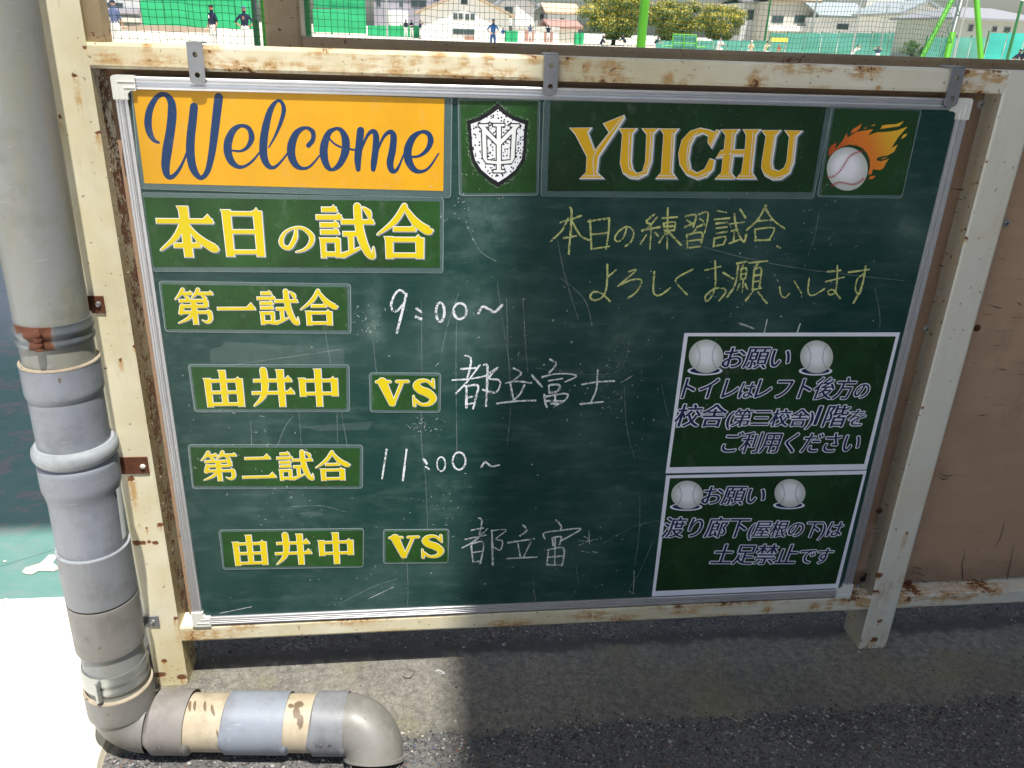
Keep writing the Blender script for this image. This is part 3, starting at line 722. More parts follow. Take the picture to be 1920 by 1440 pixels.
# --- Mincho style kanji drawn stroke by stroke in a 100 x 100 box (x right, y down)
def H(x1, y, x2, u=9): return ('H', x1, y, x2, u)
def V(x, y1, y2, w=11): return ('V', x, y1, y2, w)
def C(*p): return ('C', p)
GL = {
'本': [H(5, 30, 94, 11), V(50, 3, 97, 14), C((47, 33, 9), (32, 60, 8), (6, 84, 2)), C((52, 34, 3), (68, 60, 10), (92, 80, 14), (96, 78, 5)), H(28, 75, 70, 7)],
'日': [V(16, 6, 97, 15), H(16, 13, 84, 10), V(80, 8, 97, 15), H(16, 48, 80, 0), H(16, 88, 80, 0)],
'の': [C((50, 16, 5), (46, 45, 11), (30, 78, 10), (14, 76, 10), (8, 56, 11), (20, 28, 6), (45, 12, 5), (70, 14, 8), (90, 38, 13), (86, 66, 11), (68, 86, 6), (46, 94, 2))],
'試': [H(12, 8, 36, 7), H(2, 22, 44, 7), H(8, 36, 38, 7), H(8, 49, 38, 7), V(11, 60, 97, 8), H(11, 64, 38, 5), V(36, 61, 96, 8), H(11, 90, 36, 0), H(44, 30, 98, 8), H(46, 52, 72, 6), V(59, 53, 86, 8), C((44, 92, 9), (58, 86, 6), (74, 78, 3)), C((72, 2, 11), (73, 30, 12), (78, 62, 13), (88, 88, 11), (96, 94, 7), (97, 76, 1)), C((82, 4, 3), (90, 12, 9), (92, 19, 6))],
'合': [C((50, 2, 8), (32, 30, 9), (2, 54, 2)), C((50, 4, 5), (68, 30, 12), (90, 46, 14), (97, 46, 5)), H(30, 44, 68, 7), V(22, 58, 98, 12), H(22, 63, 78, 8), V(76, 60, 98, 13), H(22, 92, 76, 0)],
'第': [C((24, 1, 8), (14, 16, 6), (3, 28, 2)), H(18, 12, 46, 7), C((26, 14, 3), (34, 25, 8)), C((62, 1, 8), (54, 14, 6), (44, 24, 2)), H(58, 12, 96, 7), C((68, 14, 3), (77, 25, 8)), H(12, 32, 80, 5), V(78, 32, 48, 10), H(15, 47, 78, 0), C((18, 46, 10), (12, 66, 9)), H(12, 64, 86, 7), C((84, 64, 10), (85, 82, 9), (76, 92, 7), (64, 86, 1)), V(47, 32, 98, 12), C((44, 66, 8), (28, 82, 7), (4, 94, 2))],
'一': [H(3, 52, 97, 15)],
'二': [H(14, 20, 86, 13), H(2, 86, 98, 14)],
'由': [V(12, 22, 99, 13), H(12, 29, 88, 9), V(85, 24, 99, 14), H(12, 60, 85, 0), H(12, 92, 85, 0), V(48, 1, 92, 13)],
'井': [H(8, 30, 94, 11), H(2, 62, 98, 11), V(70, 2, 99, 14), C((32, 3, 14), (33, 40, 14), (26, 72, 10), (4, 96, 2))],
'中': [V(10, 24, 72, 13), H(10, 31, 90, 9), V(88, 26, 72, 14), H(10, 65, 88, 0), V(49, 1, 99, 14)],
'V': [C((6, 8, 9), (44, 8, 9)), C((66, 8, 9), (98, 8, 9)), C((22, 8, 26), (50, 92, 18)), C((82, 8, 9), (53, 94, 9))],
'S': [C((88, 34, 4), (84, 4, 8)), C((84, 26, 9), (62, 8, 9), (34, 9, 14), (22, 24, 22), (36, 40, 26), (64, 52, 28), (84, 72, 22), (70, 92, 13), (40, 94, 9), (16, 78, 11)), C((10, 62, 5), (13, 98, 9))],
}
def glyph(ink, ch, z, box, grow=0, off=(0, 0), bold=1.0):
    x0, y0, x1, y1 = box; xm, ym = (x0+x1)/2, (y0+y1)/2
    A = P2(z, x0, ym).x; B = P2(z, x1, ym).x; T = P2(z, xm, y0).y; D = P2(z, xm, y1).y
    sx = (B-A)/100; sz = (T-D)/100; s = (sx+sz)/2
    m = lambda x, y: Vector((A+x*sx, T-y*sz))
    for st in GL[ch]:
        if st[0] == 'H':
            _, xa, y, xb, u = st; th = 7.4*s*bold
            ink.stroke([m(xa, y), m(xb, y)], [th, th], grow, cap=False, off=off)
            if u:
                q = [m(xb-u*1.7, y+.5), m(xb-u*.55, y-u*1.15), m(xb+2, y+1), m(xb+1, y+3.1)]
                c = sum(q, Vector((0, 0)))/4
                ink.tri([p+(p-c).normalized()*grow*1.3+Vector(off) for p in q])
        elif st[0] == 'V':
            _, x, ya, yb, w = st
            ink.stroke([m(x, ya), m(x, yb)], [w*s*bold*1.02, w*s*bold*.92], grow, cap=False, off=off)
            q = [m(x-w*.72, ya-1), m(x+w*.50, ya+1.5), m(x+w*.5, ya+7), m(x-w*.5, ya+7)]; c = sum(q, Vector((0, 0)))/4
            ink.tri([p+(p-c).normalized()*grow*1.2+Vector(off) for p in q])
        else:
            p = st[1]; ink.stroke([m(a, c) for a, c, w in p], [w*s*bold for a, c, w in p], grow, cap=True, off=off)
def word(parent, z, items, bold=1.08, og=.0011, sh=(.0013, -.0013)):
    L = [('lettering_shadow', M_lg, og, sh), ('lettering_outline', M_lw, og, (0, 0)), ('lettering', M_ly, 0, (0, 0))]
    for i, (nm, mat, gr, off) in enumerate(L):
        ink = Ink(IY-.0003*i)
        for ch, box in items: glyph(ink, ch, z, box, gr, off, bold)
        ink.build(nm, mat, parent)

# --- Welcome
t = sign('welcome_sign', 'long amber yellow sign with blue Welcome in script letters', R1, [(53, 68), (1838, 138), (1832, 664), (126, 620)], [(46, 62), (1884, 118), (1876, 705), (98, 652)], M_pyellow)
ink = Ink(IY)
k = 1/3.0476
WEL = [
 [(208, 388, 14), (178, 372, 26), (155, 330, 38), (146, 270, 42), (158, 195, 36), (195, 130, 26), (240, 112, 26), (277, 150, 42), (284, 220, 50), (274, 320, 50), (256, 430, 54), (246, 520, 48), (256, 575, 36), (282, 584, 26), (318, 550, 20), (350, 490, 14), (372, 430, 10)],
 [(409, 182, 44), (400, 270, 46), (390, 360, 48), (388, 450, 50), (402, 530, 46), (430, 578, 34), (458, 586, 26), (488, 545, 32), (510, 450, 40), (526, 330, 46), (540, 210, 48), (550, 128, 48)],
 [(628, 433, 12), (675, 436, 14), (715, 412, 22), (738, 360, 34), (722, 308, 28), (680, 291, 20), (636, 315, 34), (606, 375, 46), (602, 440, 48), (622, 495, 42), (660, 525, 26), (700, 522, 16), (745, 490, 14), (785, 440, 9)],
 [(836, 415, 8), (872, 350, 14), (905, 270, 22), (922, 200, 26), (908, 156, 20), (880, 152, 16), (846, 200, 32), (820, 290, 42), (806, 380, 46), (806, 460, 46), (828, 515, 36), (862, 530, 20), (900, 502, 14), (945, 445, 9)],
 [(1062, 404, 28), (1088, 370, 26), (1086, 325, 28), (1045, 303, 18), (995, 332, 36), (966, 400, 48), (966, 465, 48), (990, 515, 38), (1030, 535, 20), (1075, 520, 14), (1135, 450, 9)],
 [(1222, 306, 14), (1180, 330, 32), (1154, 395, 46), (1150, 460, 48), (1168, 520, 36), (1198, 542, 18), (1240, 512, 34), (1272, 440, 48), (1274, 370, 46), (1250, 318, 28), (1216, 305, 14)],
 [(1172, 350, 9), (1200, 385, 11), (1245, 412, 12), (1330, 430, 12)],
 [(1360, 318, 42), (1352, 400, 44), (1344, 480, 42), (1346, 540, 28)],
 [(1348, 500, 8), (1368, 420, 12), (1400, 345, 18), (1432, 322, 26), (1448, 350, 36), (1446, 420, 40), (1436, 500, 38), (1432, 540, 28)],
 [(1440, 500, 8), (1462, 420, 12), (1495, 350, 18), (1530, 326, 26), (1548, 352, 38), (1542, 430, 42), (1528, 500, 42), (1538, 545, 34), (1560, 548, 22), (1582, 515, 14), (1612, 440, 9)],
 [(1632, 468, 12), (1690, 465, 15), (1738, 430, 26), (1760, 378, 36), (1745, 335, 28), (1704, 327, 18), (1658, 360, 38), (1630, 425, 48), (1634, 490, 48), (1662, 538, 36), (1702, 553, 20), (1750, 530, 14), (1805, 450, 9)]]
sc = (P2(R1, 1000, 300)-P2(R1, 900, 300)).length/100
for s in WEL: ink.stroke([P2(R1, a, c) for a, c, w in s], [w*sc for a, c, w in s])
ink.build('lettering', M_navy, t)
# --- 本日の試合
t = sign('heading_sign', 'long green sign with large yellow Japanese heading under the yellow sign', R1, [(122, 700), (1812, 724), (1812, 1102), (178, 1098)], [(105, 672), (1836, 702), (1832, 1134), (160, 1124)], M_pgreen)
word(t, R1, [('本', (185, 742, 540, 1050)), ('日', (560, 755, 835, 1046)), ('の', (888, 855, 1102, 1022)), ('試', (1105, 745, 1440, 1055)), ('合', (1450, 742, 1775, 1055))])
# --- rows
t = sign('game_sign', 'green sign with four yellow characters, upper of the two game signs', R5, [(65, 92), (1048, 108), (1050, 335), (92, 330)], [(48, 74), (1068, 90), (1070, 356), (84, 345)], M_pgreen)
word(t, R5, [('第', (138, 118, 350, 308)), ('一', (355, 125, 565, 308)), ('試', (572, 125, 790, 310)), ('合', (798, 122, 1000, 312))], og=.0009, sh=(.0009, -.0009))
t = sign('game_sign', 'green sign with four yellow characters, lower of the two game signs', R5, [(217, 955), (1115, 960), (1112, 1160), (238, 1160)], [(203, 940), (1132, 943), (1130, 1174), (228, 1176)], M_pgreen)
word(t, R5, [('第', (275, 978, 472, 1135)), ('二', (485, 982, 668, 1132)), ('試', (675, 975, 868, 1132)), ('合', (878, 975, 1065, 1132))], og=.0009, sh=(.0009, -.0009))
t = sign('team_sign', 'green three character team sign beside the upper VS sign', R5, [(222, 530), (1042, 535), (1042, 750), (250, 752)], [(204, 515), (1060, 518), (1062, 768), (240, 769)], M_pgreen)
word(t, R5, [('由', (286, 545, 514, 742)), ('井', (538, 540, 768, 742)), ('中', (790, 538, 1008, 740))], og=.0009, sh=(.0009, -.0009))
t = sign('team_sign', 'green three character team sign lowest on the board, beside the lower VS sign', R6, [(78, 212), (655, 205), (655, 350), (90, 355)], [(65, 204), (660, 197), (657, 356), (84, 366)], M_pgreen)
word(t, R6, [('由', (120, 222, 274, 348)), ('井', (293, 217, 446, 346)), ('中', (472, 212, 623, 342))], og=.0009, sh=(.0009, -.0009))
t = sign('versus_sign', 'small green VS sign, the upper of the two', R5, [(1180, 573), (1530, 578), (1525, 758), (1180, 755)], [(1163, 560), (1545, 562), (1541, 772), (1168, 770)], M_pgreen)
word(t, R5, [('V', (1196, 596, 1372, 734)), ('S', (1384, 592, 1524, 736))], og=.0009, sh=(.0010, -.0010))
t = sign('versus_sign', 'small green VS sign, the lower of the two', R6, [(748, 210), (998, 207), (1003, 333), (748, 335)], [(738, 202), (1010, 200), (1004, 339), (738, 341)], M_pgreen)
word(t, R6, [('V', (760, 226, 884, 316)), ('S', (888, 222, 990, 316))], og=.0009, sh=(.0010, -.0010))
# --- crest
t = sign('crest_sign', 'small green sign with black and white shield crest', R2, [(75, 95), (556, 98), (545, 665), (88, 668)], [(60, 72), (573, 90), (560, 683), (68, 686)], M_pgreen)
SH = [(310, 112), (345, 148), (400, 188), (498, 222), (488, 300), (484, 400), (474, 470), (430, 540), (370, 590), (312, 630), (250, 590), (190, 540), (150, 470), (135, 400), (126, 300), (118, 220), (190, 198), (262, 150)]
SI = [(310, 148), (345, 180), (400, 214), (476, 242), (470, 300), (466, 395), (455, 460), (418, 522), (362, 568), (312, 600), (258, 566), (206, 522), (168, 462), (152, 395), (146, 300), (141, 240), (200, 220), (268, 180)]
cc = P2(R2, 312, 370)
ink = Ink(IY); ink.fan(cc, [P2(R2, *p) for p in SH]); ink.build('crest_border', M_black, t)
ink = Ink(IY-.0001); ink.fan(cc, [P2(R2, *p) for p in SI]); ink.build('crest_field', M_speck, t)
ink = Ink(IY-.0001)
s2 = (P2(R2, 400, 300)-P2(R2, 300, 300)).length/100
for k in range(230):   # ragged white specks round the shield
    i = random.randrange(len(SH)); a, c = SH[i], SH[(i+1) % len(SH)]; u = random.random()
    x = a[0]+(c[0]-a[0])*u; y = a[1]+(c[1]-a[1])*u; dx, dy = x-312, y-370; q = math.hypot(dx, dy); o = random.uniform(2, 16)
    p = P2(R2, x+dx/q*o, y+dy/q*o); r = random.uniform(.8, 2.2)*s2; a0 = random.uniform(0, 3)
    ink.tri([p+Vector((math.cos(a0+j*2.1), math.sin(a0+j*2.1)))*r for j in range(3)])
ink.build('crest_specks', M_lw, t)
MONO = [[(315, 248, 26), (315, 525, 26)], [(280, 246, 14), (350, 246, 14)], [(282, 532, 14), (350, 532, 14)], [(205, 250, 22), (250, 300, 24), (312, 362, 22)], [(428, 250, 22), (378, 300, 24), (318, 362, 22)],
        [(222, 258, 24), (228, 450, 24), (240, 472, 20), (314, 480, 16), (392, 472, 20), (400, 450, 24), (410, 258, 24)], [(190, 248, 14), (250, 248, 14)], [(388, 248, 14), (442, 248, 14)]]
for nm, mt, gr, yy in (('monogram_outline', M_black, 7, .0003), ('monogram', M_lw, 0, .0006)):
    ink = Ink(IY-yy)
    for s in MONO: ink.stroke([P2(R2, a, c) for a, c, w in s], [w*s2 for a, c, w in s], gr*s2, cap=False, sub=1 if len(s) > 4 else 6)
    ink.build(nm, mt, t)
# --- YUICHU
t = sign('team_name_sign', 'long dark green sign reading YUICHU in gold capitals', PX, [(1032, 190), (1549, 199), (1522, 360), (1026, 358)], [(1019, 186), (1561, 201), (1525, 373), (1013, 368)], M_pgreen2)
def serif(x0, x1, y, h, up): # flared serif block
    return ('P', [(x0, y), (x1, y), (x1-9, y+h*up), (x0+9, y+h*up)])
YU = [('P', [(757, 264), (882, 264), (862, 290), (905, 408), (1000, 290), (966, 236), (1085, 188), (1088, 202), (930, 440), (918, 540), (958, 574), (818, 574), (856, 540), (862, 440), (790, 300)]),
      ('P', [(1062, 268), (1165, 268), (1140, 298), (1130, 470), (1140, 520), (1165, 548), (1205, 535), (1225, 470), (1232, 300), (1205, 268), (1300, 268), (1270, 298), (1258, 470), (1230, 548), (1175, 575), (1125, 570), (1085, 540), (1068, 480), (1082, 300)]),
      ('P', [(1318, 270), (1424, 270), (1400, 300), (1386, 540), (1412, 574), (1290, 574), (1322, 540), (1338, 300)]),
      ('P', [(1680, 282), (1632, 380), (1612, 350), (1615, 310), (1580, 292), (1530, 312), (1500, 370), (1488, 450), (1500, 520), (1540, 545), (1590, 520), (1622, 456), (1650, 466), (1640, 520), (1600, 562), (1545, 578), (1480, 552), (1438, 490), (1430, 420), (1450, 340), (1500, 285), (1560, 266), (1620, 278), (1650, 292), (1662, 278)]),
      ('P', [(1696, 274), (1800, 274), (1776, 304), (1766, 400), (1842, 400), (1850, 304), (1832, 274), (1930, 274), (1905, 304), (1880, 540), (1905, 576), (1784, 576), (1820, 540), (1836, 432), (1764, 432), (1750, 540), (1778, 576), (1658, 576), (1696, 540), (1706, 440), (1664, 446), (1690, 405), (1712, 400), (1722, 304)])]
r3 = lambda x, y: ((1400+x/4.174-840)*3.3103, (y/4.174)*3.3103)
YU.append(('P', [r3(*q) for q in [(118, 352), (255, 352), (222, 392), (190, 600), (200, 655), (245, 672), (290, 645), (312, 590), (332, 395), (298, 352), (424, 356), (382, 395), (360, 600), (330, 680), (265, 728), (200, 732), (140, 700), (114, 640), (120, 580), (150, 392)]]))
def tess(poly, name, mat, parent, y, grow=0, off=(0, 0)):
    me_b = bmesh.new()
    for pl in poly:
        pts = [P2(R2, *q) for q in pl]
        if grow:
            n = len(pts); A = sum(pts[i].x*pts[(i+1) % n].y-pts[(i+1) % n].x*pts[i].y for i in range(n)); sg = 1 if A > 0 else -1
            new = []
            for i in range(n):
                a = (pts[i]-pts[i-1]).normalized(); c = (pts[(i+1) % n]-pts[i]).normalized()
                na = Vector((a.y, -a.x))*sg; nc = Vector((c.y, -c.x))*sg; m = na+nc; m = m.normalized() if m.length > 1e-6 else na
                new.append(pts[i]+m*grow/max(.55, m.dot(na)))
            pts = new
        vs = [me_b.verts.new((p.x+off[0], y, p.y+off[1])) for p in pts]
        f = me_b.faces.new(vs)
    for f in me_b.faces: f.normal_update()
    bmesh.ops.triangulate(me_b, faces=me_b.faces[:], ngon_method='EAR_CLIP')
    for f in me_b.faces:
        f.normal_update()
        if f.normal.y > 0: f.normal_flip()
    me = bpy.data.meshes.new(name); me_b.to_mesh(me); me_b.free(); return link(name, me, mat, parent)
polys = [p[1] for p in YU]
for i, pl in enumerate(polys):
    dy = -.00001*i
    tess([pl], 'letter_shadow', M_lg, t, IY+dy, .0018, (.0030, -.0022))
    tess([pl], 'letter_outline', M_lw, t, IY-.0001+dy, .0016, (.0010, -.0006))
    tess([pl], 'letter', M_gold, t, IY-.0002+dy, 0)
# white inner lines along the right of the stems
INL = [[(868, 290), (905, 385)], [(1075, 205), (912, 420), (906, 555)], [(1125, 290), (1118, 480), (1135, 530)], [(1258, 290), (1246, 470), (1215, 540)], [(1390, 290), (1376, 548)], [(1545, 290), (1496, 350), (1480, 450), (1492, 530)], [(1764, 290), (1742, 550)], [(1892, 290), (1868, 550)], [(1740, 425), (1840, 425)], [(1680, 434), (1720, 428)], [(1632, 365), (1665, 295)], [(832, 560), (945, 560)], [(1302, 560), (1400, 560)], [(1672, 562), (1765, 562)], [(1798, 562), (1892, 562)], [(1095, 545), (1150, 566), (1215, 552)], [(1470, 545), (1540, 568), (1620, 535)]]
INL += [[r3(*q) for q in L] for L in [[(215, 385), (182, 600), (195, 660)], [(372, 385), (348, 600), (320, 665)], [(140, 690), (210, 722), (300, 700)]]]
ink = Ink(IY-.0004)
for s in INL: ink.stroke([P2(R2, *q) for q in s], [4.6*s2]*len(s), 0)
ink.build('letter_highlight', M_lw, t)
# --- flaming ball
t = sign('flame_ball_sign', 'green sign with a baseball trailing orange flames', R3, [(688, 184), (1352, 202), (1212, 858), (572, 856)], [(668, 166), (1371, 184), (1212, 885), (548, 872)], m_print('print_mid_green', (.015, .062, .016, 1), var=.2))
FL = [[(640, 555), (642, 500), (662, 468), (700, 448), (688, 500), (725, 460), (750, 430), (782, 370), (785, 410), (860, 362), (988, 342), (945, 392), (1020, 366), (1110, 362), (1180, 350), (1256, 322), (1180, 410), (1128, 492), (1180, 462), (1150, 520), (1100, 548), (1060, 552), (1020, 566), (1012, 585), (1050, 594), (1112, 574), (1085, 610), (1070, 645), (1040, 664), (985, 655), (975, 695), (948, 698), (962, 640), (960, 580), (940, 530), (905, 492), (860, 470), (800, 464), (745, 478), (700, 505), (665, 535)],
      [(810, 378), (825, 345), (860, 325), (898, 300), (880, 340), (850, 362)], [(1042, 342), (1060, 312), (1110, 306), (1170, 302), (1228, 280), (1190, 320), (1120, 330)], [(970, 316), (1006, 302), (990, 318)], [(912, 336), (938, 326), (930, 338)],
      [(1206, 420), (1222, 388), (1256, 374), (1240, 400), (1222, 412)], [(952, 735), (965, 712), (1008, 706), (985, 730)], [(1045, 580), (1070, 565), (1100, 560), (1075, 572)]]
bmf = bmesh.new()
for pl in FL:
    bmf.faces.new([bmf.verts.new((*(lambda p: (p.x, IY-.0001, p.y))(P2(R3, *q)),)) for q in pl])
for f in bmf.faces: f.normal_update()
bmesh.ops.triangulate(bmf, faces=bmf.faces[:], ngon_method='EAR_CLIP'); me = bpy.data.meshes.new('flames'); bmf.to_mesh(me); bmf.free()
p0 = P2(R3, 700, 620); p1 = P2(R3, 1200, 330); dd = (p1-p0)
fattr(me, 'g', lambda c: (Vector((c.x, c.z))-p0).dot(dd)/dd.dot(dd)); link('flames', me, M_flame, t)
def disc(ink, z, cx, cy, rx, ry, n=40, g0=0., g1=1., rings=6, hl=(0, 0)):
    c = P2(z, cx, cy); X = (P2(z, cx+rx, cy)-P2(z, cx-rx, cy))/2; Y = (P2(z, cx, cy-ry)-P2(z, cx, cy+ry))/2
    y = ink.y-ink.k*LAYER; ink.k += 1; i0 = len(ink.m.v)
    h = c+X*hl[0]+Y*hl[1]
    ink.m.v.append((h.x, y, h.y)); ink.g.append(0)
    for r in range(1, rings+1):
        t_ = r/rings
        for j in range(n):
            a = j*2*math.pi/n; e = c+X*math.cos(a)+Y*math.sin(a); p = h+(e-h)*t_; ink.m.v.append((p.x, y, p.y)); ink.g.append(t_)
    for j in range(n): ink.m.f.append((i0, i0+1+j, i0+1+(j+1) % n)); ink.m.mi.append(0)
    for r in range(rings-1):
        for j in range(n):
            a = i0+1+r*n+j; b2 = i0+1+r*n+(j+1) % n; ink.m.f.append((a, b2, b2+n, a+n)); ink.m.mi.append(0)
ink = Ink(IY-.0003); disc(ink, R3, 785, 655, 160, 170, hl=(-.2, .25)); ink.build('ball_print', M_ballp, t, 'g')
s3 = (P2(R3, 800, 600)-P2(R3, 700, 600)).length/100
ink = Ink(IY-.0005)
for seam in ([(630, 720), (680, 710), (730, 665), (765, 610), (800, 555), (850, 525), (905, 515)], [(660, 785), (710, 758), (770, 765), (830, 775), (880, 755), (915, 725)]):
    pts = [P2(R3, *q) for q in seam]; ink.stroke(pts, [4*s3]*len(pts))
    L = []
    for i in range(len(seam)-1):
        for k in range(3): u = k/3; L.append(((seam[i][0]*(1-u)+seam[i+1][0]*u), (seam[i][1]*(1-u)+seam[i+1][1]*u), seam[i+1][0]-seam[i][0], seam[i+1][1]-seam[i][1]))
    for x, y, dx, dy in L:
        q = math.hypot(dx, dy); dx /= q; dy /= q
        for sg in (1, -1): ink.stroke([P2(R3, x, y), P2(R3, x+11*dx-sg*12*dy, y+11*dy+sg*12*dx)], [4*s3, 3*s3])
ink.build('ball_seam', M_red, t)

# --- notices
def textmesh(segs, slant=.0, heavy=.016, offset=0):
    """segments [(text,size)] -> list of (mesh, x offset) laid on a baseline"""
    out = []; x = 0
    for body, size in segs:
        cu = bpy.data.curves.new('t', 'FONT'); cu.body = body; cu.size = size; cu.offset = offset; cu.resolution_u = 3
        cu.space_character = .93
        o = bpy.data.objects.new('t', cu); COL.objects.link(o); bpy.context.view_layer.update()
        me = bpy.data.meshes.new_from_object(o.evaluated_get(bpy.context.evaluated_depsgraph_get()))
        bpy.data.objects.remove(o)
        wd = max(v.co.x for v in me.vertices); mn = min(v.co.x for v in me.vertices)
        out.append((me, x-mn)); x += wd-mn+(.22 if '1' in body else .10)*size
    return out, x
def textline(parent, z, segs, x0, x1, yt, yb, base_y):
    A = P2(z, x0, (yt+yb)/2); B = P2(z, x1, (yt+yb)/2); h = (P2(z, (x0+x1)/2, yt)-P2(z, (x0+x1)/2, yb)).y
    baseA = P2(z, x0, yb); baseB = P2(z, x1, yb)
    slope = (baseB.y-baseA.y)/(baseB.x-baseA.x)
    M, tot = textmesh(segs)
    sx = (B.x-A.x)/tot; sz = h/.88
    ring = [(.040*math.cos(q*math.pi/4), .040*math.sin(q*math.pi/4)) for q in range(8)]
    for nm, mat, shifts, yy in (('lettering_outline', M_lav, [(dx+q, dz) for dx, dz in ring for q in (-.018, .018)], 0), ('lettering', M_dnavy, [(-.015, 0), (0, .003), (0, -.003), (.015, 0)], .0003)):
        b = MB(); kk = 0
        for me, xo in M:
            for sh, shz in shifts:
                i = len(b.v); y = base_y-yy-kk*LAYER; kk += 1
                for v in me.vertices:
                    lx = v.co.x+xo+sh; lz = v.co.y+.08+shz
                    lx2 = lx*sx+lz*sz*.16; b.v.append((A.x+lx2-.004, y, baseA.y+slope*(lx*sx)+lz*sz))
                for p in me.polygons: b.f.append(tuple(i+q for q in p.vertices)); b.mi.append(0)
        front(b); b.build(nm, mat, parent)
def ballpic(parent, z, cx, cy, rx, ry):
    ink = Ink(IY-.0001); disc(ink, z, cx-8, cy+ry*.86, rx*1.02, ry*.27, n=32, rings=1); ink.build('ball_shadow_rim', M_lav, parent)
    ink = Ink(IY-.0002); disc(ink, z, cx-8, cy+ry*.84, rx*.86, ry*.20, n=32, rings=1); ink.build('ball_shadow', M_dnavy, parent)
    ink = Ink(IY-.0003); disc(ink, z, cx, cy, rx, ry, hl=(.05, .15)); ink.build('ball_print', M_ballp, parent, 'g')
    ink = Ink(IY-.0005); sc_ = (P2(z, 200, cy)-P2(z, 100, cy)).length/100
    for sg in (-1, 1):
        pts = [P2(z, cx+sg*rx*(.78-.42*math.cos(u*1.0)), cy-u*ry*.66) for u in (-1.1, -.6, 0, .6, 1.1)]
        ink.stroke(pts, [2.2*sc_]*5)
        for q in range(-5, 6):
            u = q/5*1.0; x = cx+sg*rx*(.78-.42*math.cos(u)); y = cy-u*ry*.66
            ink.stroke([P2(z, x-9, y+4), P2(z, x+9, y-4)], [2*sc_]*2, cap=False)
    ink.build('ball_seam', M_lg, parent)
def notice(label, z, outer, inner, lines, balls):
    t = sign('notice', label, z, outer, None, M_lav, group='bordered notices on the chalkboard')
    q = quad(z, inner, 0); b = MB(); b.poly([(p.x, IY, p.y) for p in q]); front(b); b.build('green_panel', M_pgreen2, t)
    for bl in balls: ballpic(t, z, *bl)
    for segs, x0, x1, yt, yb in lines: textline(t, z, segs, x0, x1, yt, yb, IY-.0001)
notice('upper of two white bordered dark green notices with baseballs and four lines of navy text', N1,
    [(217, 140), (1867, 135), (1610, 1185), (73, 1213)], [(243, 164), (1835, 165), (1592, 1142), (102, 1167)],
    [([('お願い', 1)], 520, 1050, 250, 410), ([('トイレ', 1), ('は', .8), ('レフト後方', 1), ('の', .8)], 215, 1650, 485, 645), ([('校舎', 1), ('(第三校舎)', .78), (' 1', 1.15), ('階', 1), ('を', .8)], 158, 1620, 695, 855), ([('ご利用ください', 1)], 520, 1580, 905, 1055)],
    [(382, 318, 132, 128), (1228, 322, 126, 126)])
notice('lower of two white bordered dark green notices with baseballs and three lines of navy text', N2,
    [(200, 128), (1735, 90), (1515, 990), (90, 1053)], [(228, 148), (1708, 118), (1497, 955), (117, 1012)],
    [([('お願い', 1)], 485, 980, 212, 350), ([('渡り廊下', 1), ('(屋根の下)は', .82)], 185, 1570, 455, 600), ([('土足禁止', 1), ('です', .82)], 560, 1485, 662, 805)],
    [(360, 275, 122, 108), (1147, 262, 119, 108)])

# ------------------------------------------------------------------ chalk handwriting
def chalk(name, z, strokes, mat, w=5.2, thick=None, fade=1.0):
    ink = Ink(BY-.0002); s = (P2(z, 1000, 300)-P2(z, 900, 300)).length/100
    for i, st in enumerate(strokes):
        ww = w*s*(1.0+random.uniform(-.15, .2)); st2 = [P2(z, *q) for q in st]
        ws = [ww*random.uniform(.8, 1.15) for _ in st2]
        ink.stroke(st2, ws, jitter=.22, sub=8, fade=fade*random.uniform(.9, 1))
    return ink.build(name, mat, board, 'fade')
def oval(cx, cy, rx, ry, n=12): return [(cx+rx*math.sin(a*6.5/n), cy-ry*math.cos(a*6.5/n)) for a in range(n+1)]
L1 = [[(165, 128), (270, 93)], [(212, 50), (220, 92), (205, 287)], [(216, 52), (222, 95), (208, 287)], [(205, 100), (172, 168), (115, 222)], [(222, 120), (268, 195), (318, 218)], [(180, 207), (245, 195)],
 [(315, 115), (322, 262)], [(305, 122), (412, 105)], [(412, 105), (408, 180), (395, 262)], [(322, 188), (400, 180)], [(322, 262), (412, 248)],
 [(500, 155), (485, 200), (455, 225), (440, 205), (465, 168), (505, 148), (535, 175), (525, 220), (495, 247)],
 [(642, 85), (600, 122), (628, 138)], [(655, 100), (612, 150), (578, 172)], [(578, 168), (668, 150)], [(625, 150), (618, 262)], [(600, 190), (570, 237)], [(642, 178), (665, 200)],
 [(680, 105), (755, 100)], [(688, 132), (692, 170)], [(688, 132), (745, 126), (740, 168)], [(692, 148), (742, 145)], [(692, 170), (740, 166)], [(708, 55), (705, 262)], [(700, 175), (665, 228)], [(712, 175), (775, 240)],
 [(800, 96), (850, 90), (838, 150)], [(805, 115), (828, 130)], [(795, 150), (838, 132)], [(865, 86), (912, 80), (895, 182)], [(870, 108), (888, 122)], [(858, 150), (892, 136)],
 [(850, 162), (832, 185)], [(805, 190), (808, 260)], [(805, 190), (882, 180), (872, 250)], [(808, 222), (872, 214)], [(808, 257), (872, 248)],
 [(960, 68), (1005, 76)], [(945, 112), (1020, 105)], [(955, 132), (1010, 126)], [(955, 156), (1008, 150)], [(955, 182), (1008, 174)], [(945, 207), (940, 250)], [(945, 208), (1002, 200), (990, 238)], [(942, 246), (992, 238)],
 [(1020, 135), (1095, 125)], [(1030, 170), (1066, 165)], [(1046, 170), (1042, 215)], [(1022, 232), (1078, 212)], [(1045, 85), (1058, 160), (1092, 225), (1106, 188)], [(1075, 60), (1102, 102)],
 [(1205, 42), (1165, 112), (1108, 165)], [(1200, 50), (1240, 112), (1300, 158)], [(1165, 120), (1240, 112)], [(1150, 165), (1155, 215)], [(1150, 162), (1246, 155), (1222, 215)], [(1150, 218), (1226, 215)], [(1262, 247), (1278, 255)]]
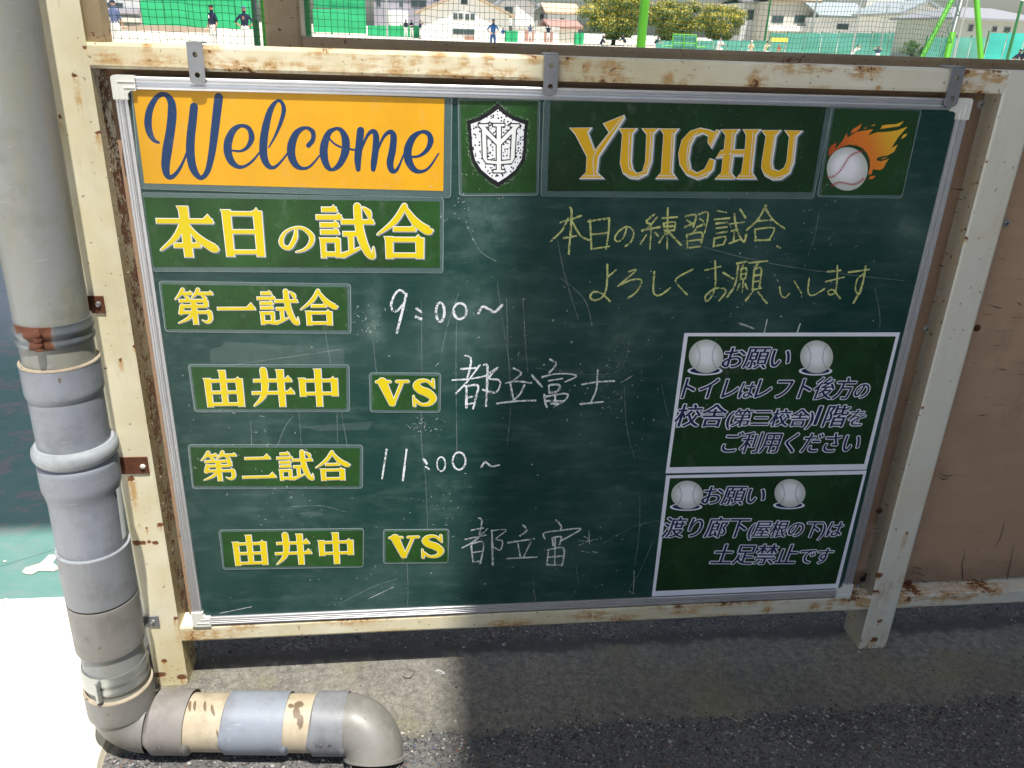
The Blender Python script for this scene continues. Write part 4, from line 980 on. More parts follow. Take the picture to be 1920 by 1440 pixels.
L2 = [[(402, 342), (402, 400), (395, 470), (370, 512), (332, 520), (315, 502), (335, 480), (375, 488), (415, 526)], [(405, 402), (445, 370)],
 [(512, 376), (548, 370), (455, 450)], [(455, 450), (520, 420), (566, 416), (575, 436), (548, 480), (508, 510)], [(640, 378), (635, 470), (650, 496), (680, 490), (722, 458)], [(835, 365), (750, 415), (775, 460), (807, 493)],
 [(898, 370), (976, 350)], [(948, 322), (950, 440), (932, 500), (905, 526), (900, 500), (940, 466), (985, 460), (1002, 480), (970, 522)], [(990, 382), (1040, 412)],
 [(1060, 335), (1108, 325)], [(1066, 345), (1050, 440), (1010, 505)], [(1090, 345), (1082, 365)], [(1080, 367), (1078, 415)], [(1080, 367), (1107, 360), (1102, 412)], [(1080, 390), (1103, 386)], [(1079, 415), (1103, 411)], [(1092, 415), (1086, 482)], [(1072, 440), (1060, 470)], [(1100, 438), (1112, 465)],
 [(1120, 332), (1215, 322)], [(1168, 330), (1150, 362)], [(1146, 367), (1138, 468)], [(1146, 367), (1182, 360), (1172, 462)], [(1144, 397), (1178, 392)], [(1141, 428), (1175, 423)], [(1138, 468), (1182, 460)], [(1142, 474), (1104, 522)], [(1165, 480), (1210, 535)],
 [(1275, 455), (1281, 490), (1300, 508), (1325, 488)], [(1350, 425), (1386, 486)], [(1425, 410), (1420, 480), (1445, 496), (1502, 464)],
 [(1520, 376), (1582, 370)], [(1510, 427), (1602, 404)], [(1568, 345), (1566, 420), (1556, 482), (1526, 492), (1522, 475), (1548, 470), (1582, 512)],
 [(1625, 380), (1730, 365)], [(1712, 342), (1692, 450), (1650, 535)], [(1700, 388), (1668, 418), (1660, 470), (1680, 490), (1696, 440)]]
chalk('yellow_chalk_line', R4, L1, M_chy, 9.0); chalk('yellow_chalk_line', R4, L2, M_chy, 9.0)
chalk('chalk_remnant', R4, [[(1068, 640), (1100, 648), (1145, 665)], [(1212, 620), (1198, 685)], [(1380, 640), (1365, 685)]], M_chw, 8, fade=.75)
chalk('chalk_time', R5, [[(1352, 140), (1325, 124), (1298, 150), (1280, 205), (1300, 240), (1345, 195), (1362, 140), (1342, 225), (1310, 350)], [(1415, 222), (1440, 240)], [(1412, 266), (1438, 276)], oval(1540, 240, 22, 50), oval(1645, 235, 34, 42), [(1742, 246), (1765, 212), (1800, 226), (1828, 240), (1868, 203)]], M_chw, 12.5)
chalk('chalk_time', R5, [[(1256, 968), (1232, 1122)], [(1362, 968), (1342, 1132)], [(1453, 1018), (1468, 1042)], [(1462, 1058), (1482, 1072)], oval(1545, 1045, 22, 38), oval(1640, 1028, 34, 46), [(1757, 1062), (1778, 1035), (1812, 1056), (1852, 1050)]], M_chw, 11)
chalk('chalk_opponent', R7, [[(298, 110), (345, 132), (335, 225), (312, 300)], [(270, 216), (382, 208)], [(415, 186), (322, 310), (230, 406)], [(200, 303), (350, 292), (500, 262)], [(312, 345), (310, 516)], [(305, 352), (400, 346), (385, 440), (363, 526)], [(315, 442), (356, 432)], [(320, 492), (362, 484)],
 [(448, 184), (476, 210), (465, 505)], [(470, 262), (555, 205)], [(555, 205), (490, 288), (560, 300), (576, 340), (535, 400), (440, 378)],
 [(680, 210), (740, 250), (668, 312)], [(618, 327), (700, 312), (816, 325)], [(655, 330), (680, 456)], [(765, 340), (735, 405), (685, 456)], [(545, 486), (700, 468), (850, 462)],
 [(965, 140), (1012, 175), (960, 245)], [(824, 265), (903, 355)], [(905, 278), (1000, 256), (1118, 254), (1170, 275), (1080, 318)], [(955, 308), (1065, 290)], [(955, 340), (960, 402)], [(955, 342), (1030, 338), (1042, 366), (1010, 395), (962, 400)],
 [(920, 415), (928, 480), (942, 515)], [(925, 433), (1070, 408), (1106, 425), (1070, 470), (1010, 500)], [(940, 466), (1075, 466)], [(1005, 430), (1005, 486)], [(975, 486), (1030, 486)],
 [(1218, 336), (1340, 316), (1466, 310)], [(1338, 225), (1328, 370), (1288, 468)], [(1205, 490), (1380, 472)]], M_chw, 15)
chalk('chalk_opponent', R6, [[(1128, 155), (1142, 166), (1132, 225)], [(1100, 205), (1148, 196)], [(1166, 198), (1110, 250), (1062, 277)], [(1075, 242), (1158, 225)], [(1098, 262), (1106, 336)], [(1098, 262), (1148, 256), (1136, 340)], [(1104, 297), (1140, 291)], [(1106, 334), (1138, 332)],
 [(1183, 205), (1187, 346)], [(1180, 207), (1242, 204), (1200, 240), (1226, 250), (1218, 286), (1192, 275)], [(1310, 183), (1326, 205), (1298, 228)], [(1250, 256), (1356, 240)], [(1290, 260), (1300, 316)], [(1342, 254), (1312, 316)], [(1246, 321), (1366, 315)],
 [(1445, 163), (1466, 188), (1462, 206)], [(1400, 240), (1398, 216), (1470, 205), (1546, 200), (1470, 246)], [(1430, 236), (1434, 266)], [(1430, 236), (1466, 232), (1460, 262)], [(1410, 286), (1476, 279), (1470, 350)], [(1415, 286), (1408, 345)], [(1410, 316), (1474, 310)], [(1442, 238), (1440, 346)], [(1408, 346), (1470, 348)]], M_chw, 6.4, fade=.85)
chalk('chalk_remnant', R6, [[(1535, 246), (1570, 250), (1615, 242)], [(1580, 205), (1582, 262)], [(1548, 290), (1580, 296)], [(1595, 292), (1616, 296)], [(1560, 230), (1580, 245), (1540, 268)]], M_chw, 3.2, fade=.6)
for q_ in ([[(1765, 370), (1763, 440), (1760, 466), (1745, 452)]], [[(675, 487), (780, 438)]], [[(70, 545), (200, 518)]]): chalk('chalk_remnant', R6, q_, M_chw, 3.0, fade=.6)
for q_ in ([(1520, 322), (1560, 300), (1610, 268)], [(1425, 132), (1430, 150)], [(70, 190), (95, 170)]): chalk('chalk_remnant', R7, [q_], M_chw, 5, fade=.6)
SC = [[(790, 560), (791, 700), (790, 830), (798, 900), (802, 1000)], [(932, 530), (945, 620), (958, 700)], [(950, 560), (952, 640), (957, 760), (950, 840)], [(1280, 452), (1400, 484), (1520, 506), (1700, 527)], [(1535, 400), (1528, 440), (1515, 480)], [(860, 550), (842, 600), (828, 660)],
 [(856, 600), (855, 700), (857, 860)], [(610, 625), (620, 680), (628, 710)], [(640, 775), (652, 840)], [(632, 776), (633, 830)], [(500, 900), (530, 810), (550, 780)], [(470, 790), (472, 840), (470, 860)], [(1005, 690), (1150, 700), (1180, 640)], [(1170, 720), (1175, 800), (1190, 860)], [(1240, 720), (1252, 780)],
 [(1050, 520), (1095, 560), (1110, 610)], [(1045, 450), (1060, 520), (1085, 600)], [(1640, 540), (1650, 600), (1640, 640)], [(1200, 930), (1198, 1000), (1190, 1060)], [(1130, 1020), (1180, 990), (1235, 975)], [(560, 770), (565, 850), (555, 900)], [(980, 560), (985, 640), (990, 700)], [(1150, 1140), (1195, 1080), (1225, 1010)],
 [(760, 1000), (765, 1100), (763, 1140)], [(640, 1130), (700, 1100), (745, 1085)], [(545, 950), (600, 948), (650, 960)], [(395, 690), (640, 655)], [(880, 430), (900, 470), (930, 490)], [(700, 640), (706, 700)], [(1080, 1060), (1086, 1100)], [(1000, 1080), (1004, 1130)]]
tag(chalk('fine_scratches', PX, SC, M_chw, 1.0, fade=.26), kind='stuff')
pts = []
for k in range(420):
    cx_, cy_, s_ = random.choice([(860, 400, 40), (560, 900, 60), (700, 600, 20), (1000, 640, 90), (820, 950, 40), (1140, 720, 40), (1500, 440, 60), (640, 1080, 120), (1050, 1090, 80), (1180, 780, 60), (420, 800, 60), (790, 800, 15), (1350, 560, 80)])
    x = random.gauss(cx_, s_); y = random.gauss(cy_, s_*.8); a = random.uniform(0, 6.3); l = random.choice((.8, 1.2, 2.5, 5))
    p = onY(x, y, BY)
    if .03 < p.x < 1.17 and .02 < p.z < .88: pts.append([(x, y), (x+l*math.cos(a), y+l*math.sin(a))])
tag(chalk('chalk_flecks', PX, pts, M_chw, 1.1, fade=.55), kind='stuff')
# tape residue
for q in ([(420, 640), (645, 655), (645, 682), (395, 680), (393, 655), (415, 650)], [(560, 800), (700, 790), (690, 806), (600, 808)], [(555, 962), (600, 958), (612, 966), (585, 970)]):
    b = MB(); b.poly([(p.x, BY-.00012, p.z) for p in [onY(x, y, BY) for x, y in q]]); b.build('tape_residue', m_film('tape_residue', .07, (.5, .6, .58, 1)), board)

# ================================================================== DRAINPIPE
pipe = thing('drainpipe', 'grey plastic drainpipe beside the fence post with a cream and blue run on the ground', 'drainpipe', (-.086, -.125, G))
def ax(z): return Vector((-.0857+.0017*z, -.1213+.0322*z, z))
def lathe(name, prof_, mat, wear=None, n=56, edge=None):
    b = MB(); m = []
    b.tube([ax(z) for z, r in prof_], [r for z, r in prof_], n, cap=False)
    me = b.me(name); fattr(me, 'wear', wear or (lambda c: 0)); return link(name, me, mat, pipe, smooth=True)
def zs(a, c, r, step=.01):
    k = max(1, int(abs(c-a)/step)); return [(a+(c-a)*i/k, r) for i in range(k+1)]
RP = .0445
def ws(lst):
    L = [(onpipe(*p), r, a, v) for p, r, a, v in lst]
    def f(c):
        w = 0
        for q, r, a, v in L:
            d = c-q; e = (math.hypot(d.x, d.y)/r)**2+(d.z/(r*v))**2
            if e < 5: w = max(w, a*math.exp(-e))
        return w
    return f
def onpipe(x, y, R=.047):
    # first hit of the line of sight with the upright pipe
    best = None; d = ray(x, y)
    for i in range(900):
        p = CAM+d*(.6+i*.001); a = ax(p.z)
        if math.hypot(p.x-a.x, p.y-a.y) < R: return p
    return CAM+d*1.1
lathe('pipe_length', zs(.545, 1.6, RP, .02), M_pvc_up, ws([((30, 320), .006, .3, 3)]))
lathe('pipe_length', zs(.490, .548, RP, .004), M_pvc_up, ws([((145, 680), .012, 1.0, .5), ((155, 685), .010, 1.0, .6), ((165, 670), .006, .9, 1.3), ((140, 692), .018, 1.0, .25), ((100, 697), .03, .9, .15)]))
lathe('pipe_socket', [(.5455, RP+.0002), (.5462, .0485), (.5445, .0490)]+zs(.54, .506, .0488, .004)+[(.500, .0478), (.4975, .0455)], M_pvc_bl, ws([((112, 712), .004, 1.2, 1.6), ((130, 765), .003, 1.1, 1.5)]))
b = MB(); b.tube([ax(z) for z in (.5450, .5470, .5474, .5464)], [.0494, .0492, .0470, .0447], 56, cap=False); b.build('socket_rim', M_edge, pipe, smooth=True)
lathe('pipe_reducer', [(.4985, .0460)]+zs(.496, .415, .0462, .01), M_pvc_bl)
lathe('swivel_ring', [(.4265, .0468), (.4265, .0500), (.4235, .0520)]+[(.4145-.0105*math.sin(a), .0500+.0052*math.cos(a)) for a in [-1.2, -.8, -.4, 0, .4, .8, 1.2]]+[(.4020, .0490), (.4000, .0480)], M_pvc_ring)
lathe('swivel_body', [(.4010, .0470), (.3990, .0500)]+zs(.395, .365, .0518, .005)+[(.358, .0510), (.352, .0490), (.345, .0480)]+zs(.34, .262, .0470, .01)+[(.2540, .0455), (.245, .0452)], M_pvc_bl)
lathe('coupling', [(.2440, .0455), (.2555, .0462), (.2565, .0492), (.2545, .0496)]+zs(.25, .176, .0494, .01)+[(.1705, .0490), (.1695, .0470)], M_pvc_gr)
b = MB(); b.tube([ax(z) for z in (.2550, .2572, .2575, .2562)], [.0499, .0497, .0480, .0462], 56, cap=False); b.build('coupling_rim', M_pvc_ring, pipe, smooth=True)
b = MB(); b.tube([ax(z) for z in (.1712, .1670)], [.0478, .0478], 48, cap=False); b.build('joint_gap', M_dark, pipe, smooth=True)
lathe('coupling', [(.1668, .0470), (.1672, .0488), (.1655, .0493)]+zs(.16, .086, .0492, .01)+[(.0815, .0488), (.0795, .0455)], M_pvc_wm, ws([((186, 1212), .0045, 1.1, 1.4)]))
lathe('pipe_length', zs(.082, -.01, RP, .005), M_pvc_up, ws([((235, 1250), .02, .5, .4)]))
def band(zc, h, mat, rust=None):
    prof_ = [(zc+h/2, RP+.0004), (zc+h/2, RP+.0022), (zc+h*.30, RP+.0022), (zc+h*.2, RP+.0040), (zc+h*.05, RP+.0040), (zc-h*.05, RP+.0022), (zc-h*.2, RP+.0022), (zc-h*.28, RP+.0036), (zc-h*.42, RP+.0036), (zc-h/2, RP+.0022), (zc-h/2, RP+.0004)]
    b = MB(); b.tube([ax(z) for z, r in prof_], [r for z, r in prof_], 64, cap=False)
    me = b.me('clamp_band'); fattr(me, 'wear', rust or (lambda c: 0)); return link('clamp_band', me, mat, pipe, smooth=True)
def m_clampmetal():
    t = NT('rust_stained_clamp'); w = t.attr('wear').outputs['Fac']
    f = t.ramp(t.math('ADD', w, t.math('MULTIPLY', t.math('SUBTRACT', t.noise(70, 5, .65), .5), 1.0)), .34, .62)
    t.set(Base_Color=t.mix(f, (.20, .22, .24, 1), t.mix(t.noise(70, 4), (.05, .018, .010, 1), (.16, .055, .025, 1))), Metallic=t.ramp(f, 0, 1, .75, 0), Roughness=t.ramp(f, 0, 1, .4, .9))
    t.bump(t.noise(120, 3), .3, .001); return t.m
M_clampm = m_clampmetal()
band(.590, .030, M_clampm, ws([((70, 625), .018, 1.2, 1.6), ((75, 650), .016, 1.2, 1.0), ((40, 615), .02, 1.0, .5), ((60, 612), .03, .9, .25), ((168, 598), .02, .8, .15)]))
band(.0300, .034, M_galv)
def clampscrew(px, py0, py1, mat, r=.0052):
    p = onpipe(px, py0, RP+.004); q = onpipe(px+4, py1, RP+.004); a = ax(p.z); d = (Vector((p.x-a.x, p.y-a.y, 0))).normalized()
    p = a+d*(RP+.0065); q = ax(q.z)+d*(RP+.0065); b = MB(); n = 14; P = []; R = []
    for i in range(n+1):
        P.append(p+(q-p)*i/n); R.append(r*(1 if i % 4 else .86))
    R[0] = r*.55; P[0] = P[0]+Vector((0, 0, .003)); b.tube(P, R, 14)
    b.build('clamp_screw', mat, pipe, smooth=True)
    c = MB(); c.box((-.0030, -.005, q.z), (.0030, 0, p.z)); 
    return
clampscrew(70, 622, 656, M_rust); clampscrew(183, 1284, 1312, M_galv, .0044)
# wall tabs on the post
def tab(x0, x1, z0, z1, mat, sx, sz, smat):
    b = MB(); b.box((x0-.03, -.0022, z0), (x1, -.0002, z1)); b.build('clamp_tab', mat, pipe, bevel=.0006)
    a = ax((z0+z1)/2)
    b = MB(); b.box((a.x-.006, a.y+.036, z0+.004), (a.x+.006, -.0023, z1-.004)); b.build('clamp_arm', mat, pipe)
    b = MB(); b.tube([(sx, -.0022, sz), (sx, -.0042, sz), (sx, -.0052, sz)], [.0042, .0038, .0018], 16); b.build('tab_screw', smat, pipe, smooth=True)
tab(-.075, -.0560, .575, .601, M_rust, -.0640, .5890, M_screw)
tab(-.075, -.0315, .307, .337, M_rust, -.0400, .3205, plain('white_sealant', (.7, .68, .62, 1), .9, bump=1, bsc=200))
tab(-.085, -.0555, .0035, .0265, M_steel, -.0655, .0150, M_screw)
# elbow at the foot, then the run along the ground
d0 = Vector((1, -.088, 0)).normalized(); AZ = -.0815
P0 = Vector((-.0857, -.1245, AZ)); 
def elbow(name, A, dirin, dirout, R, r, mat, n=14, wear=None):
    """A: start; turns from dirin to dirout with bend radius R"""
    b = MB(); pts = []
    for k in range(n+1):
        th = k/n*math.pi/2; pts.append(A+dirin*(R*math.sin(th))+dirout*(R*(1-math.cos(th))))
    b.tube(pts, r, 48, cap=False); me = b.me(name); fattr(me, 'wear', wear or (lambda c: 0)); link(name, me, mat, pipe, smooth=True); return pts[-1]
dz = Vector((0, 0, -1)); RB = .040
E0 = ax(-.040); E0.z = AZ+RB
elbow('elbow', E0+Vector((0, 0, .004)), dz, d0, RB+.004, .0470, M_pvc_wm)
E1 = Vector((E0.x, E0.y, AZ))+d0*RB
lathe('elbow_socket', [(-.006, .0458), (-.0005, .0462), (.0002, .0502), (-.002, .0506)]+zs(-.006, -.040, .0504, .006)+[(-.0450, .0500), (-.0475, .0470)], M_pvc_wm)
b = MB(); b.tube([ax(z) for z in (-.0010, .0008, .0010, 0)], [.0509, .0507, .0485, .0462], 56, cap=False); b.build('elbow_rim', M_edge, pipe, smooth=True)
def run(name, s0, s1, prof_r, mat, wear=None, st=.006, nn=56):
    b = MB(); k = max(2, int((s1-s0)/st)); S_ = [s0+(s1-s0)*i/k for i in range(k+1)]
    P = [E1+d0*(s-RB) for s in S_]; R = [prof_r]*len(S_)
    P = [P[0]-d0*0]+P+[P[-1]]; R = [RP-.001]+R+[RP-.001]
    b.tube(P, R, nn, cap=False); me = b.me(name); fattr(me, 'wear', wear or (lambda c: 0)); link(name, me, mat, pipe, smooth=True)
def pr(x, y):  # pixel -> distance along run / point on its top
    p = onZ(x, y, AZ+.02); return p
def wr2(lst):
    def f(c):
        w = 0
        for (x, y, z), r, a, v, sk in lst:
            dx = (c.x-x)-(c.z-z)*sk; dq = math.hypot(c.y-y, c.z-z)
            e = (dx/r)**2+(dq/(r*v))**2
            if e < 5: w = max(w, a*math.exp(-e))
        return w
    return f
def hitrun(x, y, R=.047):
    d = ray(x, y)
    for i in range(1200):
        p = CAM+d*(.6+i*.001); q = p-P0; q2 = q-d0*q.dot(d0)
        if q2.length < R: return p
    return CAM+d
def X(px): return (hitrun(px, 1362)-P0).dot(d0)
run('run_socket', X(276), X(342), .0500, M_pvc_tp, wr2([((hitrun(282, 1384)), .002, 1.2, 1, 0)]))
W1 = [(hitrun(352, 1322), .0030, 1.3, 4.0, -.9), (hitrun(362, 1322), .0026, 1.3, 4.2, -.9), (hitrun(380, 1322), .0026, 1.3, 4.6, -1.1), (hitrun(394, 1330), .0028, 1.2, 4.5, -1.2), (hitrun(408, 1385), .0026, 1.1, 6, -.3)]
run('cream_pipe', X(341), X(586), RP, M_pvc_cream, wr2(W1+[(hitrun(560, 1320), .012, .85, .8, 0), (hitrun(556, 1335), .008, 1.0, 1.4, 0), (hitrun(563, 1350), .008, .75, 2.4, 0), (hitrun(545, 1322), .006, .9, 1, 0)]), .002, 150)
run('blue_coupling', X(415), X(530), .0482, M_pvc_lb)
run('run_socket', X(583), X(643), .0492, M_pvc_gr)
A2 = E1+d0*(X(640)-RB); dy = Vector((.0, -.60, -.80)).normalized(); dy = (dy-d0*dy.dot(d0)).normalized()
e2 = elbow('end_elbow', A2, d0, dy, .049, .0470, M_pvc_wm, n=18, wear=wr2([(hitrun(690, 1345), .012, .75, .8, .5), (hitrun(715, 1360), .010, .8, .5, -1), (hitrun(672, 1350), .006, .9, .6, .4), (hitrun(700, 1390), .02, .45, 1.2, 0)]))
b = MB(); b.tube([e2-dy*.001, e2-dy*.001, e2+dy*.004, e2+dy*.004, e2-dy*.010], [.0470, .0492, .0492, .0450, .0440], 48, cap=False); b.build('end_socket', M_pvc_wm, pipe, smooth=True)
# embossed marks
def emboss(body, axis0, adir, up_, zc, R, size, mat, ang0):
    cu = bpy.data.curves.new('t', 'FONT'); cu.body = body; cu.size = size; cu.extrude = .0003; cu.align_x = 'CENTER'
    o = bpy.data.objects.new('t', cu); COL.objects.link(o); bpy.context.view_layer.update()
    me = bpy.data.meshes.new_from_object(o.evaluated_get(bpy.context.evaluated_depsgraph_get())); bpy.data.objects.remove(o); me.materials.clear()
    side = adir.cross(up_).normalized()
    return me, side
def emb_vert(body, px, py, R, size):
    me, _ = emboss(body, None, Vector((0, 0, 1)), Vector((0, 1, 0)), 0, R, size, None, 0)
    p = onpipe(px, py, R); a = ax(p.z); th = math.atan2(p.y-a.y, p.x-a.x)
    for v in me.vertices:
        an = th+v.co.x/R; z = p.z+v.co.y; c = ax(z); rr = R+v.co.z+.0002; v.co = (c.x+rr*math.cos(an), c.y+rr*math.sin(an), z)
    link('embossed_mark', me, M_pvc_wm, pipe)
def emb_run(body, px, py, R, size, mat):
    me, _ = emboss(body, None, Vector((0, 0, 1)), Vector((0, 1, 0)), 0, R, size, None, 0)
    p = hitrun(px, py, R); s = (p-P0).dot(d0); q = p-P0-d0*s; n1 = Vector((0, 0, 1)); n2 = d0.cross(n1); th = math.atan2(q.dot(n1), q.dot(n2))
    for v in me.vertices:
        an = th+v.co.y/R; rr = R+v.co.z+.0002; v.co = P0+d0*(s+v.co.x)+n1*rr*math.sin(an)+n2*rr*math.cos(an)
    link('embossed_mark', me, mat, pipe)
emb_vert('75', 162, 1202, .0492, .010); emb_vert('A', 202, 1342, .0504, .009)
emb_run('75', 296, 1404, .0500, .009, M_pvc_tp); emb_run('VU', 598, 1398, .0492, .010, M_pvc_gr); emb_run('A', 618, 1398, .0492, .009, M_pvc_gr)
# paper label on the swivel body
b = MB(); th0 = -.22
for i in range(8):
    for (za, zb) in ((.352, .268),):
        a0 = th0+i*.035; a1 = a0+.035; A, B = ax(za), ax(zb); ra, rb = .0500, .0474
        b.poly([(A.x+ra*math.cos(a0), A.y+ra*math.sin(a0), za), (B.x+rb*math.cos(a0), B.y+rb*math.sin(a0), zb), (B.x+rb*math.cos(a1), B.y+rb*math.sin(a1), zb), (A.x+ra*math.cos(a1), A.y+ra*math.sin(a1), za)])
b.build('paper_label', M_lw, pipe)

# ------------------------------------------------------------------ litter
b = MB(); P = [onZ(*q, G+.003) for q in ((754, 1266), (760, 1271), (769, 1271), (775, 1264), (778, 1257))]
b.tube([(p.x, p.y, G+.003) for p in P], [.0005, .0008, .0009, .0007, .0004], 6); b.tube([onZ(762, 1245, G+.006), onZ(770, 1256, G+.005), onZ(778, 1258, G+.004)], .0004, 5)
tag(b.build('dry_twig', plain('twig_brown', (.10, .08, .06, 1), .9)), 'thin curled dry twig lying on the sunlit strip below the board', 'twig')
b = MB(); P = [onZ(826+6*math.cos(a)*(1 if a < 5 else 1.4), 1260+4*math.sin(a*1.3), G+.002) for a in [i*.5 for i in range(20)]]
b.tube(P, .0004, 5); tag(b.build('white_thread', M_lw), 'tiny curl of white thread on the sunlit ground', 'thread')

# ================================================================== UNSEEN BUILDING AND CANOPY ADDED TO SHADE THE FENCE AND COURT
M_render = plain('pale_render', (.40, .42, .46, 1), .9, var=.08, sc=2)
M_roofm = plain('grey_metal_roof', (.20, .21, .22, 1), .6, var=.1, sc=2)
M_glass = plain('dark_window_glass', (.05, .07, .08, 1), .15, var=.2, sc=1)
M_white = plain('white_wall', (.78, .78, .77, 1), .85, var=.05, sc=.8)
sch = thing('unseen_shade_building', 'unseen building with wide flat eaves added to cast shade on the fence', 'building', (5, -6, G))  # added out of view; eaves placed to throw the shade edge across the board
b = MB(); b.box((2.6, -12, G-.1), (14, -2.75, 8.0)); b.build('wall', M_render, sch)
b = MB(); b.box((1.36, -12.6, 8.0), (14.5, -1.7, 8.25)); b.build('roof', M_roofm, sch)
for zz in (1.0, 4.2):
    for xx in (4, 7, 10): 
        b = MB(); b.box((xx, -2.77, zz), (xx+1.8, -2.70, zz+1.5)); b.build('window', M_glass, sch)
she = thing('unseen_shade_canopy', 'unseen high canopy added to shade the green court beyond the fence', 'canopy', (-3, 4, G))  # added out of view, shaped to shade the court and the rear frame
b = MB(); b.box((-5, -1.53, 6.0), (.40, 7.6, 6.12)); b.box((.4002, -1.53, 6.0), (6.5, -.15, 6.12)); b.build('roof', M_white, she)
for xx, yy in ((-4.9, -1.4), (-4.9, 7.4), (-.9, 7.4), (-4.9, 3.4), (6.4, -1.2)):
    b = MB(); b.tube([(xx, yy, G), (xx, yy, 6.0)], .05, 12); b.build('post', M_galv, she)

# ================================================================== NETTING AND FRAMES
def m_lime(name, c): return plain(name, c, .45, var=.12, sc=8)
M_lime = m_lime('lime_green_paint', (.10, .42, .025, 1)); M_dgreen = m_lime('dark_green_paint', (.025, .17, .05, 1))
NA = far(165, 40, 4.1); NBp = far(1786, 40, 6.9)
nt = thing('ball_net', 'dark green square mesh ball net stretched behind the fence', 'net', (0.5, 4.5, FIELD))
nd = Vector((NBp.x-NA.x, NBp.y-NA.y, 0)); NL = nd.length; nd.normalize(); nn_ = Vector((-nd.y, nd.x, 0))
def netp(s, z): 
    w = .05*math.sin(s*1.7+z*1.1)+.03*math.sin(s*4.1-z*2)+.012*noise.noise((s*9, z*9, 3))
    sx = .006*noise.noise((s*5, z*7, 1)); szz = .012*math.sin(s*2.2+.7)+.007*noise.noise((s*8, z*5, 7))
    p = Vector((NA.x, NA.y, 0))+nd*(s+sx)+nn_*w; p.z = z+szz-.02*math.sin(math.pi*(s % 1.9)/1.9)*.6
    return p
b = MB(); CELL = .0375; z0n, z1n = .55, 1.45
ns = int(NL/CELL); nzc = int((z1n-z0n)/CELL)
for i in range(ns+1): b.tube([netp(i*CELL, z0n+j*CELL) for j in range(nzc+1)], .0015, 3, cap=False)
for j in range(nzc+1): b.tube([netp(i*CELL, z0n+j*CELL) for i in range(ns+1)], .0015, 3, cap=False)
tag(b.build('netting', M_net, nt), kind='stuff')
b = MB(); b.tube([netp(i*CELL, z0n) for i in range(ns+1)], .004, 6); b.build('edge_rope', M_net, nt)
def post(name, label, px, dist, r, mat, top=None, group='green posts holding the netting', lean=None):
    p = far(px, 60, dist); t = thing(name, label, 'post', (p.x, p.y, FIELD), group=group)
    a = Vector((p.x, p.y, FIELD)); c = a+Vector((lean or 0, 0, 2.6 if top is None else top)); b = MB(); b.tube([a, a.lerp(c, .5), c], r, 16)
    b.build('pole', mat, t, smooth=True)
    b = MB(); b.box((a.x-.07, a.y-.07, FIELD), (a.x+.07, a.y+.07, FIELD+.02)); b.build('base_plate', mat, t)
    return t, a, c
t, a, c = post('net_post', 'dark green net post with a grey strap, left of the rusty upright', 481, 6.3, .026, M_dgreen)
b = MB(); b.tube([a+Vector((.012, -.02, 1.25)), a+Vector((.012, -.02, 2.2))], .012, 8); b.build('strap', M_roofm, t)
post('net_post', 'slim lime green post right beside the strapped dark green net post', 496, 6.6, .018, M_lime)
post('net_post', 'dark green net post just right of the rusty upright', 577, 5.2, .026, M_dgreen)
post('net_post', 'bright lime green post standing in front of the yellow green trees', 1204, 5.2, .030, M_lime)
# lime stand at the right end
fr = thing('net_stand', 'lime green leaning tube stand at the right end of the net', 'stand', (far(1790, 60, 7).x, far(1790, 60, 7).y, FIELD))
def leg(pxa, pya, pxb, pyb, dist, r, mat, nm='leg'):
    A = far(pxa, pya, dist); B = far(pxb, pyb, dist); d = (B-A); B2 = A+d*((FIELD-A.z)/d.z); A2 = A-d*1.0
    b = MB(); b.tube([A2, (A2+B2)/2, B2], r, 14); b.build(nm, mat, fr, smooth=True)
leg(1785, 0, 1729, 107, 7.0, .021, M_lime); leg(1831, 0, 1839, 110, 7.0, .024, M_lime)
A = far(1803, 0, 7.05); B = far(1786, 62, 7.05); Cc = far(1775, 108, 7.05)
b = MB(); b.tube([B, B+(A-B)*2.2], .022, 14); b.build('upper_pole', M_galv, fr, smooth=True)
d = Cc-B; b = MB(); b.tube([B, B+d*((FIELD-B.z)/d.z)], .027, 14); b.build('lower_pole', M_lime, fr, smooth=True)
b = MB()
b.tube([B+(A-B)*(-1.2+k*.12)+Vector((-.030+.030*math.cos(k*.9), -.03*math.sin(k*.9)-.012, 0)) for k in range(30)], .0035, 6); b.build('wound_cord', M_net, fr)

